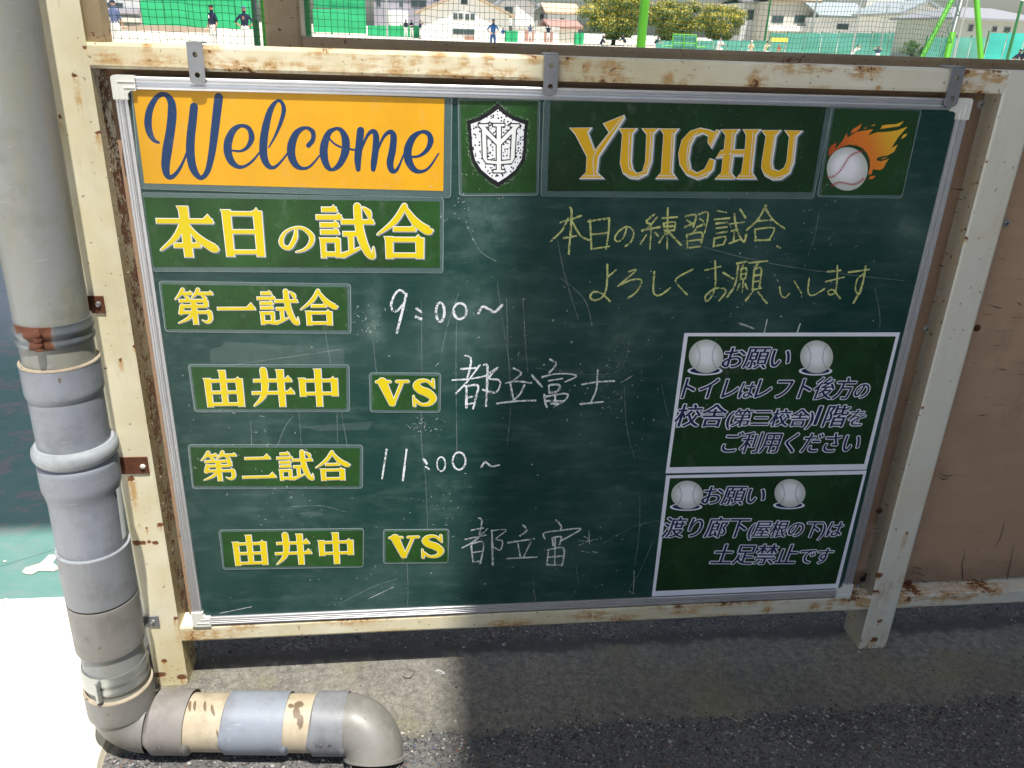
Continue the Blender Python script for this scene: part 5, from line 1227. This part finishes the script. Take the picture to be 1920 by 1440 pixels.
# ================================================================== TREES, SHRUBS
def m_leaf(name, a, c):
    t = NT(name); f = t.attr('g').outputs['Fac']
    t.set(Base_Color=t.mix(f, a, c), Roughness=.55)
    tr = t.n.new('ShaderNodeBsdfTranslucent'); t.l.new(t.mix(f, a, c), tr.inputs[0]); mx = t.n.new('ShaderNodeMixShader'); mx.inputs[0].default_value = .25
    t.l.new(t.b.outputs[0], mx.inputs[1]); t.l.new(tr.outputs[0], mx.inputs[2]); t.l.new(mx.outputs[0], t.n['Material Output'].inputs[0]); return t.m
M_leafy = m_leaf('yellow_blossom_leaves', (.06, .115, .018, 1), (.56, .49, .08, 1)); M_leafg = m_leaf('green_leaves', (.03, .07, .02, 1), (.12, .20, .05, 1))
M_bark = plain('dark_bark', (.06, .045, .035, 1), .95, var=.3, sc=3, bump=.5, bsc=20)
def crown(name, clumps, nleaf, lsz, mat, parent, seed, yel=1):
    rnd = random.Random(seed); v = []; f = []; g_ = []
    for (c, r) in clumps:
        for k in range(nleaf):
            d = Vector((rnd.gauss(0, 1), rnd.gauss(0, 1), rnd.gauss(0, 1))); d.normalize(); q = r*(.72+.33*rnd.random()); p = c+Vector((d.x*q, d.y*q, d.z*q*.8))
            n = (d+Vector((rnd.uniform(-.6, .6), rnd.uniform(-.6, .6), rnd.uniform(-.3, .7)))).normalized(); a = n.orthogonal().normalized(); e = n.cross(a)
            s = lsz*rnd.uniform(.6, 1.3); i = len(v); an = rnd.uniform(0, 3.1); a2 = a*math.cos(an)+e*math.sin(an); e2 = -a*math.sin(an)+e*math.cos(an)
            v += [p-a2*s, p+e2*s*.5, p+a2*s, p-e2*s*.5]; f.append((i, i+1, i+2, i+3))
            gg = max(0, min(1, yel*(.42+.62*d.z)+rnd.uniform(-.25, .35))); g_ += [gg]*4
    me = bpy.data.meshes.new(name); me.from_pydata([tuple(x) for x in v], [], f); a = me.attributes.new('g', 'FLOAT', 'POINT'); a.data.foreach_set('value', g_)
    o = link(name, me, mat, parent); return tag(o, kind='stuff')
def tree(label, px0, px1, pyt, pyb, D, seed, mat=M_leafy, n=95, yel=1, group=None):
    A = onY(px0, pyb, D); B = onY(px1, pyb, D); T = onY((px0+px1)/2, pyt, D); cx = (A.x+B.x)/2; rx = (B.x-A.x)/2; zt = T.z; zb = A.z
    t = thing('tree', label, 'tree', (cx, D, FIELD), group=group); rnd = random.Random(seed)
    cl = []
    for k in range(n):
        th = rnd.uniform(0, 6.28); u = rnd.random()**.5; h = rnd.random()
        env = math.sin(math.pi*min(1, .18+.82*(1-h)**.8))**.6
        x = cx+rx*.88*u*env*math.cos(th); y = D+rx*.8*u*env*math.sin(th); z = zb+(zt-zb)*(.06+.86*h)
        cl.append((Vector((x, y, z)), rx*rnd.uniform(.15, .25)))
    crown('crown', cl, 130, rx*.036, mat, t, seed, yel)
    b = MB(); b.tube([(cx, D, FIELD-.1), (cx+.1, D, (FIELD+zb)/2), (cx-.1, D+.1, zb+(zt-zb)*.3)], [rx*.07, rx*.055, rx*.04], 10)
    for k in range(7):
        c, r = cl[(k*3) % len(cl)]; b.tube([(cx, D, zb*.6+FIELD*.4), tuple(Vector((cx, D, zb)).lerp(c, .5)), tuple(c)], [rx*.035, rx*.02, rx*.01], 6)
    b.build('trunk', M_bark, t, smooth=True)
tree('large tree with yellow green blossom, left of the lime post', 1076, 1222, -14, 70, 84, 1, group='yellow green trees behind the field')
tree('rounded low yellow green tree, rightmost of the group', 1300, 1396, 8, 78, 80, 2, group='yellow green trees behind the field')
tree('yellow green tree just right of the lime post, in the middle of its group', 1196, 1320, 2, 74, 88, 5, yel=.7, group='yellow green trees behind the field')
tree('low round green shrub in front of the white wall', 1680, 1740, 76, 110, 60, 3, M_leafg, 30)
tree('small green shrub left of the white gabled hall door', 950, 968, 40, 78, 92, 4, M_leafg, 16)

# ================================================================== HOUSES
def col(name, c, rough=.85, var=.05): return plain(name, c, rough, var=var, sc=.5)
MW = [col('wall_white', (.80, .80, .78, 1)), col('wall_lilac_grey', (.36, .34, .40, 1)), col('wall_beige', (.58, .56, .50, 1)), col('wall_sage', (.42, .46, .42, 1)), col('wall_pale_blue', (.55, .62, .66, 1)), col('wall_light_grey', (.55, .57, .56, 1))]
MR = [col('roof_tan', (.42, .33, .23, 1)), col('roof_grey', (.26, .27, .29, 1)), col('roof_orange', (.72, .50, .34, 1)), col('roof_brown', (.42, .24, .20, 1)), col('roof_blue_grey', (.32, .36, .38, 1))]
M_frame = col('window_frame_grey', (.30, .32, .33, 1))
def house(label, px0, px1, pye, pyr, D, wall, roof, kind='gable', wins=(), depth=8, ridge=None, over=.5, cat='house', name='house', bands=()):
    A = onY(px0, pye, D); B = onY(px1, pye, D); x0, x1 = A.x, B.x; ze = (A.z+B.z)/2; xm = (x0+x1)/2 if ridge is None else onY(ridge, pye, D).x
    zr = onY((px0+px1)/2, pyr, D).z
    t = thing(name, label, cat, (xm, D+depth/2, FIELD), group='houses beyond the ball field')
    b = MB(); b.box((x0, D, FIELD), (x1, D+depth, ze))
    if kind == 'gable':
        i = len(b.v); b.v += [(x0, D, ze), (x1, D, ze), (xm, D, zr), (x0, D+depth, ze), (x1, D+depth, ze), (xm, D+depth, zr)]; b.f += [(i, i+1, i+2), (i+3, i+5, i+4)]; b.mi += [0, 0]
    b.build('wall', wall, t)
    b = MB(); th = .22
    def slab(P, Q, R_, S_):
        n = (Q-P).cross(S_-P).normalized(); n = n if n.z > 0 else -n
        U = [p+n*th for p in (P, Q, R_, S_)]; L = [P, Q, R_, S_]
        b.poly(U); b.poly(L[::-1])
        for k in range(4): b.poly([L[k], L[(k+1) % 4], U[(k+1) % 4], U[k]])
    if kind == 'gable':
        for xe, s in ((x0, -1), (x1, 1)):
            e = Vector((xe+s*over, 0, ze-(zr-ze)/max(.1, abs(xm-xe))*over)); r_ = Vector((xm, 0, zr))
            slab(Vector((e.x, D-over, e.z+.02)), Vector((r_.x, D-over, r_.z+.02)), Vector((r_.x, D+depth+over, r_.z+.02)), Vector((e.x, D+depth+over, e.z+.02)))
    elif kind == 'side':   # ridge parallel to the view plane
        ym = D+depth/2
        for ya, s in ((D-over, 1), (D+depth+over, -1)):
            slab(Vector((x0-over, ya, ze)), Vector((x1+over, ya, ze)), Vector((x1+over, ym, zr)), Vector((x0-over, ym, zr)))
    elif kind == 'hip':
        ym = D+depth/2; w = (x1-x0)*.25; e = [Vector((x0-over, D-over, ze)), Vector((x1+over, D-over, ze)), Vector((x1+over, D+depth+over, ze)), Vector((x0-over, D+depth+over, ze))]
        r1, r2 = Vector((x0+w, ym, zr)), Vector((x1-w, ym, zr))
        for pl in ((e[0], e[1], r2, r1), (e[2], e[3], r1, r2), (e[3], e[0], r1), (e[1], e[2], r2), tuple(e[::-1])): b.poly(pl)
        b.box((x0-over, D-over, ze-.15), (x1+over, D+depth+over, ze-.01))
    else: b.box((x0-.1, D-.1, ze), (x1+.1, D+depth+.1, ze+.25))
    b.build('roof', roof, t)
    for (a0, a1, b0, b1, *k) in wins:
        P = onY(a0, b0, D); Q = onY(a1, b1, D); m = MB(); m.box((P.x, D-.04, Q.z), (Q.x, D+.02, P.z))
        w = m.build('door' if k and k[0] == 'd' else 'window', M_frame if not (k and k[0] == 'd') else MR[3], t)
        if not (k and k[0] == 'd'):
            npn = 2; dx = (Q.x-P.x-.12)/npn
            for j in range(npn):
                m = MB(); m.box((P.x+.05+j*(dx+.02), D-.07, Q.z+.06), (P.x+.05+j*(dx+.02)+dx-.02, D-.045, P.z-.06)); m.build('pane', M_glass, w, local=True)
    for (a0, a1, b0, b1, mt) in bands:
        P = onY(a0, b0, D-.9); Q = onY(a1, b1, D-.9); m = MB(); m.box((P.x, D-.9, Q.z), (Q.x, D-.001, P.z)); m.build('balcony', mt, t)
    return t
house('white gabled hall with tan eaves in the middle of the background', 788, 955, 26, -12, 86, MW[0], MR[0], 'gable', [(850, 858, 24, 37), (860, 868, 24, 37), (872, 880, 25, 38), (882, 890, 25, 38), (864, 877, -4, 9), (849, 890, 53, 66), (871, 889, 67, 90, 'd')], name='hall', cat='hall')
house('lilac grey house with a white balcony left of the gabled hall', 700, 796, -22, -45, 98, MW[1], MR[1], 'side', [(748, 756, 2, 14), (705, 715, -2, 12), (770, 800, 0, 14)], bands=[(728, 766, 19, 49, MW[0])])
house('dark grey house corner above the gabled hall', 800, 850, -30, -50, 112, MW[1], MR[1], 'side', [(812, 824, -12, 2)])
house('white house with a grey gable roof just right of the hall', 938, 1002, 8, -16, 104, MW[0], MR[1], 'gable', [(946, 962, 12, 26)])
house('pale blue house under an orange roof', 1028, 1082, 26, 8, 108, MW[4], MR[2], 'side', [(1050, 1058, 34, 44)])
house('white house with slate roof between the hall and the orange roof', 1000, 1042, 22, 8, 112, MW[5], MR[4], 'gable', [(1012, 1020, 26, 36)])
house('low white clubhouse with two dark openings', 962, 1048, 54, 50, 90, MW[0], MW[5], 'flat', [(984, 1001, 57, 82, 'd'), (1020, 1036, 60, 84, 'd')], name='clubhouse', cat='clubhouse')
house('white shed with a reddish brown roof left of the trees', 1036, 1084, 54, 40, 92, MW[0], MR[3], 'side', [], name='shed', cat='shed')
house('beige block right of the trees with a dark tall window', 1396, 1446, 6, -8, 96, MW[5], MR[1], 'side', [(1401, 1412, 18, 38), (1425, 1440, 20, 34)])
house('beige house with a long white balcony', 1446, 1530, 4, -20, 92, MW[2], MR[0], 'side', [(1448, 1468, 28, 44), (1490, 1508, 28, 44)], bands=[(1442, 1526, 47, 60, MW[0])])
house('white house with a sweeping grey roof behind the teal fence', 1540, 1625, 34, 6, 88, MW[0], MR[4], 'side', [(1570, 1590, 44, 56)])
house('pale grey flats with narrow windows behind the thin poles', 1628, 1700, -10, -20, 100, MW[5], MR[1], 'flat', [(1640, 1652, 8, 24), (1668, 1680, 8, 24), (1640, 1652, 42, 56), (1668, 1680, 42, 56)])
house('plain bright white gable wall left of the leaning lime tubes', 1692, 1772, 26, 4, 76, MW[0], MR[5-1], 'gable', [])
house('sage green house with a grey hipped roof at the right edge', 1790, 1960, 36, 12, 62, MW[3], MR[1], 'hip', [(1817, 1823, 45, 60), (1861, 1868, 49, 61), (1753+130, 1753+140, 50, 62)])
house('grey concrete stand at the far left behind the players', 150, 262, -10, -30, 110, MW[5], MR[1], 'flat', [(200, 232, 4, 14)], bands=[(150, 260, 14, 26, MW[1]), (150, 262, 30, 42, MW[2])], name='stand', cat='stand')
# green windscreens and fences
M_tarp = col('green_windscreen', (.02, .40, .16, 1), .6, .12); M_teal = col('teal_screen', (.09, .32, .26, 1), .7, .15); M_tealb = col('bright_teal_screen', (.04, .42, .36, 1), .7, .1); M_yel = col('yellow_board', (.75, .62, .10, 1))
M_pole = plain('grey_pole', (.45, .47, .47, 1), .5, metal=.4)
def screen(label, px0, px1, pyt, pyb, D, mat, n=6, group='green screens round the ball field', name='windscreen', gap=None):
    t = thing(name, label, 'screen', (onY((px0+px1)/2, pyb, D).x, D, FIELD), group=group)
    A = onY(px0, pyt, D); B = onY(px1, pyt, D); zb = onY(px0, pyb, D).z; zb2 = onY(px1, pyb, D).z
    for k in range(n):
        xa = A.x+(B.x-A.x)*k/n; xb = A.x+(B.x-A.x)*(k+1)/n; za = A.z+(B.z-A.z)*k/n; zc = A.z+(B.z-A.z)*(k+1)/n; bz = max(FIELD, min(zb, zb2))
        m = MB(); q = 6
        m.grid((xa+.03, D, bz), (xb-xa-.06, 0, 0), (0, 0, (za+zc)/2-bz), q, 4, lambda p: p+Vector((0, -.12*math.sin((p.x-xa)/(xb-xa)*math.pi)+.03*math.sin(p.z*3+k), 0)))
        m.build('panel', mat, t)
        m = MB(); m.tube([(xa, D+.1, FIELD), (xa, D+.1, max(za, zc)+.1)], .05, 8); m.build('post', M_dgreen, t)
screen('bright green windscreen behind the two players at left', 262, 482, 2, 48, 100, M_tarp, 5)
screen('upper green windscreen tier behind the taller one at left', 262, 482, -30, 1, 101, M_tarp, 4)
screen('bright green windscreen right of the rusty upright', 586, 686, 17, 60, 96, M_tarp, 3)
screen('second green windscreen tier above the gap right of the rusty upright', 586, 684, -30, 14, 97, M_tarp, 3)
screen('low green fence in front of the lilac grey house', 690, 792, 48, 78, 94, M_tarp, 5)
screen('dark green gate beside the gabled hall', 948, 972, 58, 84, 84, M_tarp, 2)
screen('small green screen left of the trees', 1078, 1096, 62, 90, 82, M_tarp, 2)
screen('dark teal fence below the trees', 1230, 1445, 76, 98, 78, M_teal, 8)
screen('teal fence below the beige houses', 1445, 1700, 62, 106, 74, M_teal, 8)
screen('low teal fence between the leaning lime tubes', 1740, 1850, 70, 112, 58, M_teal, 4)
screen('bright teal screen at the far right', 1856, 1990, 62, 114, 50, M_tealb, 4)
sb = thing('scoreboard', 'small yellow framed board before the teal fence', 'board', (onY(1460, 80, 73).x, 73, FIELD))
A = onY(1446, 70, 73); B = onY(1476, 79, 73); m = MB(); m.box((A.x, 72.95, B.z), (B.x, 73.02, A.z)); m.build('panel', M_yel, sb)
for q in (A.x+.1, B.x-.1): m = MB(); m.box((q-.04, 73.03, FIELD), (q+.04, 73.1, A.z)); m.build('leg', M_pole, sb)
# lime framed practice net
gn = thing('practice_net', 'lime framed practice net in front of the trees', 'net', (onY(1285, 80, 60).x, 60, FIELD))
def lim(x0, y0, x1, y1, D=60, nm='frame_tube', r=.04): A = onY(x0, y0, D); B = onY(x1, y1, D); A.z = max(A.z, FIELD); B.z = max(B.z, FIELD); m = MB(); m.tube([A, B], r, 6); m.build(nm, M_lime, gn)
for s in ((1262, 64, 1306, 66), (1262, 64, 1261, 96), (1283, 65, 1282, 96), (1306, 66, 1305, 97), (1240, 86, 1262, 86), (1305, 88, 1324, 88), (1262, 80, 1306, 82)): lim(*s)
m = MB(); A = onY(1263, 66, 60); B = onY(1304, 95, 60); m.grid((A.x, 60.1, FIELD), (B.x-A.x, 0, 0), (0, 0, A.z-FIELD), 8, 6); m.build('net_sheet', M_teal, gn)
for i, (px, pt, D, r) in enumerate(((724, -20, 88, .10), (1800/3.43+440, -20, 90, .13), (1617, -10, 70, .07), (1663, 22, 70, .06), (1690, 22, 71, .06), (1448, -20, 80, .1), (1912, 20, 45, .09), (1812, 10, 57, .06), (1535, -20, 76, .12))):
    A = onY(px, pt, D); t = thing('pole', ['grey pole left of the gabled hall', 'stout grey pole right of the gabled hall', 'thin grey pole in the middle of the teal fence', 'thin pale pole left of the white gable wall', 'second thin pale pole by the white gable wall', 'dark pole right of the trees', 'dark pole at the right edge by the teal screen', 'thin pole left of the sage green house', 'pale pole between the beige and the white house'][i], 'pole', (A.x, D, FIELD))
    m = MB(); m.tube([(A.x, D, FIELD), (A.x, D, A.z+.5)], [r, r*.8], 10); m.build('shaft', M_pole if i not in (5, 6) else M_dgreen, t, smooth=True); m = MB(); m.tube([(A.x, D, A.z+.5), (A.x, D, A.z+.62)], [r*1.4, r*.6], 10); m.build('cap', M_pole, t)
bk = thing('earth_bank', 'low brown earth bank in front of the green windscreen', 'bank', (onY(310, 60, 80).x, 80, FIELD)); A = onY(222, 52, 80); B = onY(402, 56, 80); m = MB(); nb = 30
for k in range(nb):
    xa = A.x+(B.x-A.x)*k/nb; xb = A.x+(B.x-A.x)*(k+1)/nb; ha = .5*math.sin(math.pi*k/nb)**.4; hb = .5*math.sin(math.pi*(k+1)/nb)**.4
    m.poly([(xa, 79, FIELD), (xb, 79, FIELD), (xb, 79.6, FIELD+hb), (xa, 79.6, FIELD+ha)]); m.poly([(xa, 79.6, FIELD+ha), (xb, 79.6, FIELD+hb), (xb, 81, FIELD+hb), (xa, 81, FIELD+ha)]); m.poly([(xa, 81, FIELD+ha), (xb, 81, FIELD+hb), (xb, 81.6, FIELD), (xa, 81.6, FIELD)])
m.build('soil', col('brown_soil', (.26, .20, .14, 1)), bk)

# ================================================================== PLAYERS
M_skin = plain('skin', (.50, .30, .20, 1), .6, var=.05, coord='obj'); M_pant = plain('white_trousers', (.78, .78, .76, 1), .9, coord='obj'); M_shoe = plain('black_shoes', (.02, .02, .02, 1), .6)
M_hair = plain('black_hair', (.012, .010, .010, 1), .7)
SHIRT = {k: plain('shirt_'+k, c, .9, var=.12, sc=9, coord='obj') for k, c in dict(navy=(.010, .018, .050, 1), slate=(.10, .13, .24, 1), blue=(.015, .07, .22, 1), white=(.75, .75, .76, 1), yellow=(.70, .66, .42, 1), teal=(.03, .2, .2, 1), orange=(.45, .20, .12, 1)).items()}
def person(label, px, pyh, D, rot, shirt, pose='stand', cap='navy', pants=None, H=1.70, mark=None, arms='hips'):
    hp = far(px, pyh, D/1.0)
    t = thing('person', label, 'person', (hp.x, hp.y, FIELD), rot, group='baseball players on the field')
    J = {}
    def j(n, x, y, z, rx, ry=None): J[n] = (Vector((x, y, z)), rx, ry or rx)
    if pose == 'stand':
        hz = .93; lean = 0; kneeL = (.12, -.02, .50); kneeR = (-.12, .0, .50); ftL = (.14, .03, .06); ftR = (-.14, .03, .06)
    elif pose == 'crouch':
        hz = .48; lean = .16; kneeL = (.24, -.30, .42); kneeR = (-.24, -.30, .42); ftL = (.22, -.05, .06); ftR = (-.22, -.05, .06)
    else:  # bend
        hz = .78; lean = .34; kneeL = (.17, -.12, .44); kneeR = (-.17, -.10, .44); ftL = (.20, .02, .06); ftR = (-.20, .02, .06)
    up_ = .50 if pose == 'stand' else (.44 if pose == 'crouch' else .34)
    sz = hz+up_; sy = -lean
    j('pel', 0, 0, hz, .145, .11); j('waist', 0, sy*.35, hz+up_*.36, .135, .10); j('chest', 0, sy*.8, hz+up_*.78, .165, .115); j('neck', 0, sy*1.05, sz+.05, .055); 
    j('hd1', 0, sy*1.1-.01, sz+.13, .070, .078); j('hd2', 0, sy*1.12-.01, sz+.20, .078, .092); j('hd3', 0, sy*1.12, sz+.27, .062, .075)
    for s, nm, kn, ft in ((1, 'L', kneeL, ftL), (-1, 'R', kneeR, ftR)):
        j('sh'+nm, s*.17, sy*.95, sz-.03, .062)
        if arms == 'hips': el = (s*.36, sy*.6+.06, sz-.26); ha = (s*.17, sy*.3-.04, hz+.08)
        elif arms == 'up': el = (s*.34, sy-.16, sz+.02); ha = (s*.16, sy-.24, sz+.22)
        elif arms == 'fwd': el = (s*.25, sy-.16, sz-.22); ha = (s*.10, sy-.42, sz-.22)
        else: el = (s*.25, sy*.9+.02, sz-.27); ha = (s*.24, sy*.8-.08, sz-.52)
        j('el'+nm, *el, .042); j('wr'+nm, *ha, .030); hv = Vector(ha)+(Vector(ha)-Vector(el)).normalized()*.11; j('hn'+nm, hv.x, hv.y, hv.z, .028, .036)
        j('hip'+nm, s*.09, 0, hz-.05, .095); j('kn'+nm, *kn, .062); j('an'+nm, *ft[:2], ft[2]+.03, .042); j('to'+nm, ft[0]+s*.02, ft[1]-.17, .035, .036)
    E_ = [('pel', 'waist'), ('waist', 'chest'), ('chest', 'neck'), ('neck', 'hd1'), ('hd1', 'hd2'), ('hd2', 'hd3')]
    for nm in 'LR': E_ += [('chest', 'sh'+nm), ('sh'+nm, 'el'+nm), ('el'+nm, 'wr'+nm), ('wr'+nm, 'hn'+nm), ('pel', 'hip'+nm), ('hip'+nm, 'kn'+nm), ('kn'+nm, 'an'+nm), ('an'+nm, 'to'+nm)]
    keys = list(J); me = bpy.data.meshes.new('body'); me.from_pydata([J[k][0] for k in keys], [(keys.index(a), keys.index(c)) for a, c in E_], [])
    o = bpy.data.objects.new('tmp', me); COL.objects.link(o); o.modifiers.new('s', 'SKIN'); o.modifiers.new('u', 'SUBSURF').levels = 2
    for i, k in enumerate(keys):
        sv = me.skin_vertices[0].data[i]; sv.radius = (J[k][1], J[k][2]); sv.use_root = (k == 'pel')
    bpy.context.view_layer.update(); bm_ = bpy.data.meshes.new_from_object(o.evaluated_get(bpy.context.evaluated_depsgraph_get())); bpy.data.objects.remove(o)
    k = H/1.74
    bm_.materials.clear(); P0_ = {q: J[q][0] for q in J}
    segs = [('skin', 'neck', 'hd1'), ('skin', 'hd1', 'hd3'), ('shirt', 'waist', 'chest'), ('shirt', 'chest', 'neck'), ('pant', 'pel', 'pel')]
    for nm in 'LR': segs += [('shirt', 'sh'+nm, 'el'+nm), ('skin', 'el'+nm, 'wr'+nm), ('skin', 'wr'+nm, 'hn'+nm), ('shirt', 'chest', 'sh'+nm), ('pant', 'pel', 'hip'+nm), ('pant', 'hip'+nm, 'kn'+nm), ('pant', 'kn'+nm, 'an'+nm), ('shoe', 'an'+nm, 'to'+nm)]
    order = ['skin', 'shirt', 'pant', 'shoe']; mats = [M_skin, SHIRT[shirt], pants or M_pant, M_shoe]
    for p in bm_.polygons:
        c = Vector(p.center); best = min(segs, key=lambda s_: seg(c, P0_[s_[1]], P0_[s_[2]]) - J[s_[1]][1]*.6 if s_[1] != s_[2] else (c-P0_[s_[1]]).length-.1); p.material_index = order.index(best[0])
    bm_.transform(Matrix.Scale(k, 4)); link('body', bm_, mats, t, local=True, smooth='all')
    hc = Vector((0, J['hd2'][0].y, J['hd2'][0].z+.035))*k
    cm = SHIRT[cap] if cap in SHIRT else M_hair; m = MB(); n = 14; rr = .098*k
    for i in range(5):
        for q in range(n):
            def sp(a_, q_): an = q_*2*math.pi/n; return (hc.x+rr*math.cos(a_)*math.cos(an)*.9, hc.y+rr*math.cos(a_)*math.sin(an)*1.08, hc.z+rr*math.sin(a_)*.95)
            a0, a1 = i*math.pi/10, (i+1)*math.pi/10; m.poly([sp(a0, q), sp(a0, q+1), sp(a1, q+1), sp(a1, q)])
    for q in range(8):
        a0 = math.pi*1.12+q*math.pi*.76/8; a1 = a0+math.pi*.76/8
        pr_ = lambda a_, R_: (hc.x+R_*.9*math.cos(a_), hc.y+(R_*1.0)*math.sin(a_)*1.08, hc.z-.006)
        m.poly([pr_(a0, rr*.9), pr_(a1, rr*.9), pr_(a1, rr*1.75), pr_(a0, rr*1.75)])
    m.build('cap', cm, t, local=True)
    # face: eyes, nose, mouth
    m = MB(); fy = J['hd2'][0].y-.088; fz = J['hd2'][0].z-.01
    for s in (1, -1): m.box(((s*.030-.011)*k, (fy-.006)*k, (fz-.005)*k), ((s*.030+.011)*k, (fy+.004)*k, (fz+.005)*k))
    m.box((-.020*k, (fy-.004)*k, (fz-.058)*k), (.020*k, (fy+.01)*k, (fz-.050)*k)); m.build('features', M_hair, t, local=True)
    m = MB(); m.tube([(0, (fy-.004)*k, (fz-.005)*k), (0, (fy-.022)*k, (fz-.03)*k), (0, (fy-.004)*k, (fz-.038)*k)], [.006*k, .011*k, .008*k], 8)
    for s in (1, -1): m.tube([(s*.078*k, (fy+.088)*k, (fz+.02)*k), (s*.088*k, (fy+.092)*k, (fz-.004)*k), (s*.078*k, (fy+.088)*k, (fz-.03)*k)], [.010*k, .014*k, .008*k], 8)
    m.build('nose_and_ears', M_skin, t, local=True)
    if mark:
        sy_, mt, ww = mark; yy = J['chest'][0].y+(-.150 if sy_ < 0 else .150); m = MB()
        m.box((-ww*k, (yy-.004)*k, (sz-.16)*k), (ww*k, (yy+.004)*k, (sz-.04)*k)); m.build('shirt_mark', mt, t, local=True)
    return t
person('player in slate blue shirt and dark cap right beside the upright tube', 211, 10, 27, rad(160), 'slate', arms='down')
person('player in navy shirt with a white number left of the green net posts', 396, 16, 30, rad(-40), 'navy', cap='black', arms='down', mark=(-1, M_pant, .03))
person('player in dark navy shirt with hands on hips beside the strapped green post', 457, 23, 30.5, rad(176), 'navy', cap='slate', mark=(1, SHIRT['orange'], .035))
person('figure all in blue standing before the white gabled hall', 925, 41, 45, rad(15), 'blue', pants=SHIRT['blue'], arms='hips')
person('tiny dark shirted player at the low green fence, left of a pair', 761, 55, 75, rad(30), 'navy', arms='down')
person('tiny dark shirted player at the low green fence, right of a pair', 772, 58, 76, rad(-30), 'navy', arms='fwd')
person('tiny player holding a bat against the hall corner', 788, 53, 77, rad(60), 'navy', arms='up')
person('child sized blue player just right of the figure all in blue', 943, 60, 70, rad(10), 'blue', arms='down', H=1.3)
person('player before the left dark opening of the clubhouse', 994, 62, 80, rad(10), 'slate', arms='up')
person('player before the right dark opening of the clubhouse', 1028, 64, 80, rad(-20), 'navy', arms='up')
person('crouching player in white cap reaching forward left of the lime post', 1126, 70, 48, rad(70), 'navy', 'crouch', cap='white', arms='fwd', H=1.6)
person('bending navy player in the shade of the yellow green trees', 1174, 74, 52, rad(-60), 'navy', 'bend', arms='fwd', H=1.4)
person('bending navy player immediately right of the lime post', 1227, 76, 55, rad(50), 'navy', 'bend', arms='fwd', H=1.35)
person('crouching player in white by the lime practice net', 1347, 84, 55, rad(20), 'white', 'crouch', cap='navy', arms='fwd')
person('crouching player in yellow below the beige block', 1409, 82, 55, rad(-20), 'yellow', 'crouch', cap='white', arms='fwd', H=1.45)
person('crouching player in yellow holding a ball left of the yellow board', 1435, 84, 54, rad(30), 'yellow', 'crouch', cap='navy', arms='up', H=1.45)
person('low crouching player in orange under the yellow board', 1460, 87, 56, rad(0), 'orange', 'crouch', cap='orange', arms='fwd', H=1.2)
person('bending player in white before the teal fence', 1600, 88, 48, rad(30), 'white', 'bend', cap='navy', arms='up', H=1.25)
person('navy shirted player with raised arms before the teal fence', 1649, 88, 46, rad(160), 'navy', 'bend', arms='up', H=1.2)
person('bending navy player at the right edge, left of two', 1901, 98, 40, rad(30), 'navy', 'bend', arms='hips', H=1.35)
person('bending navy player at the right edge, right of two', 1918, 99, 41, rad(-30), 'navy', 'bend', arms='hips', H=1.35)
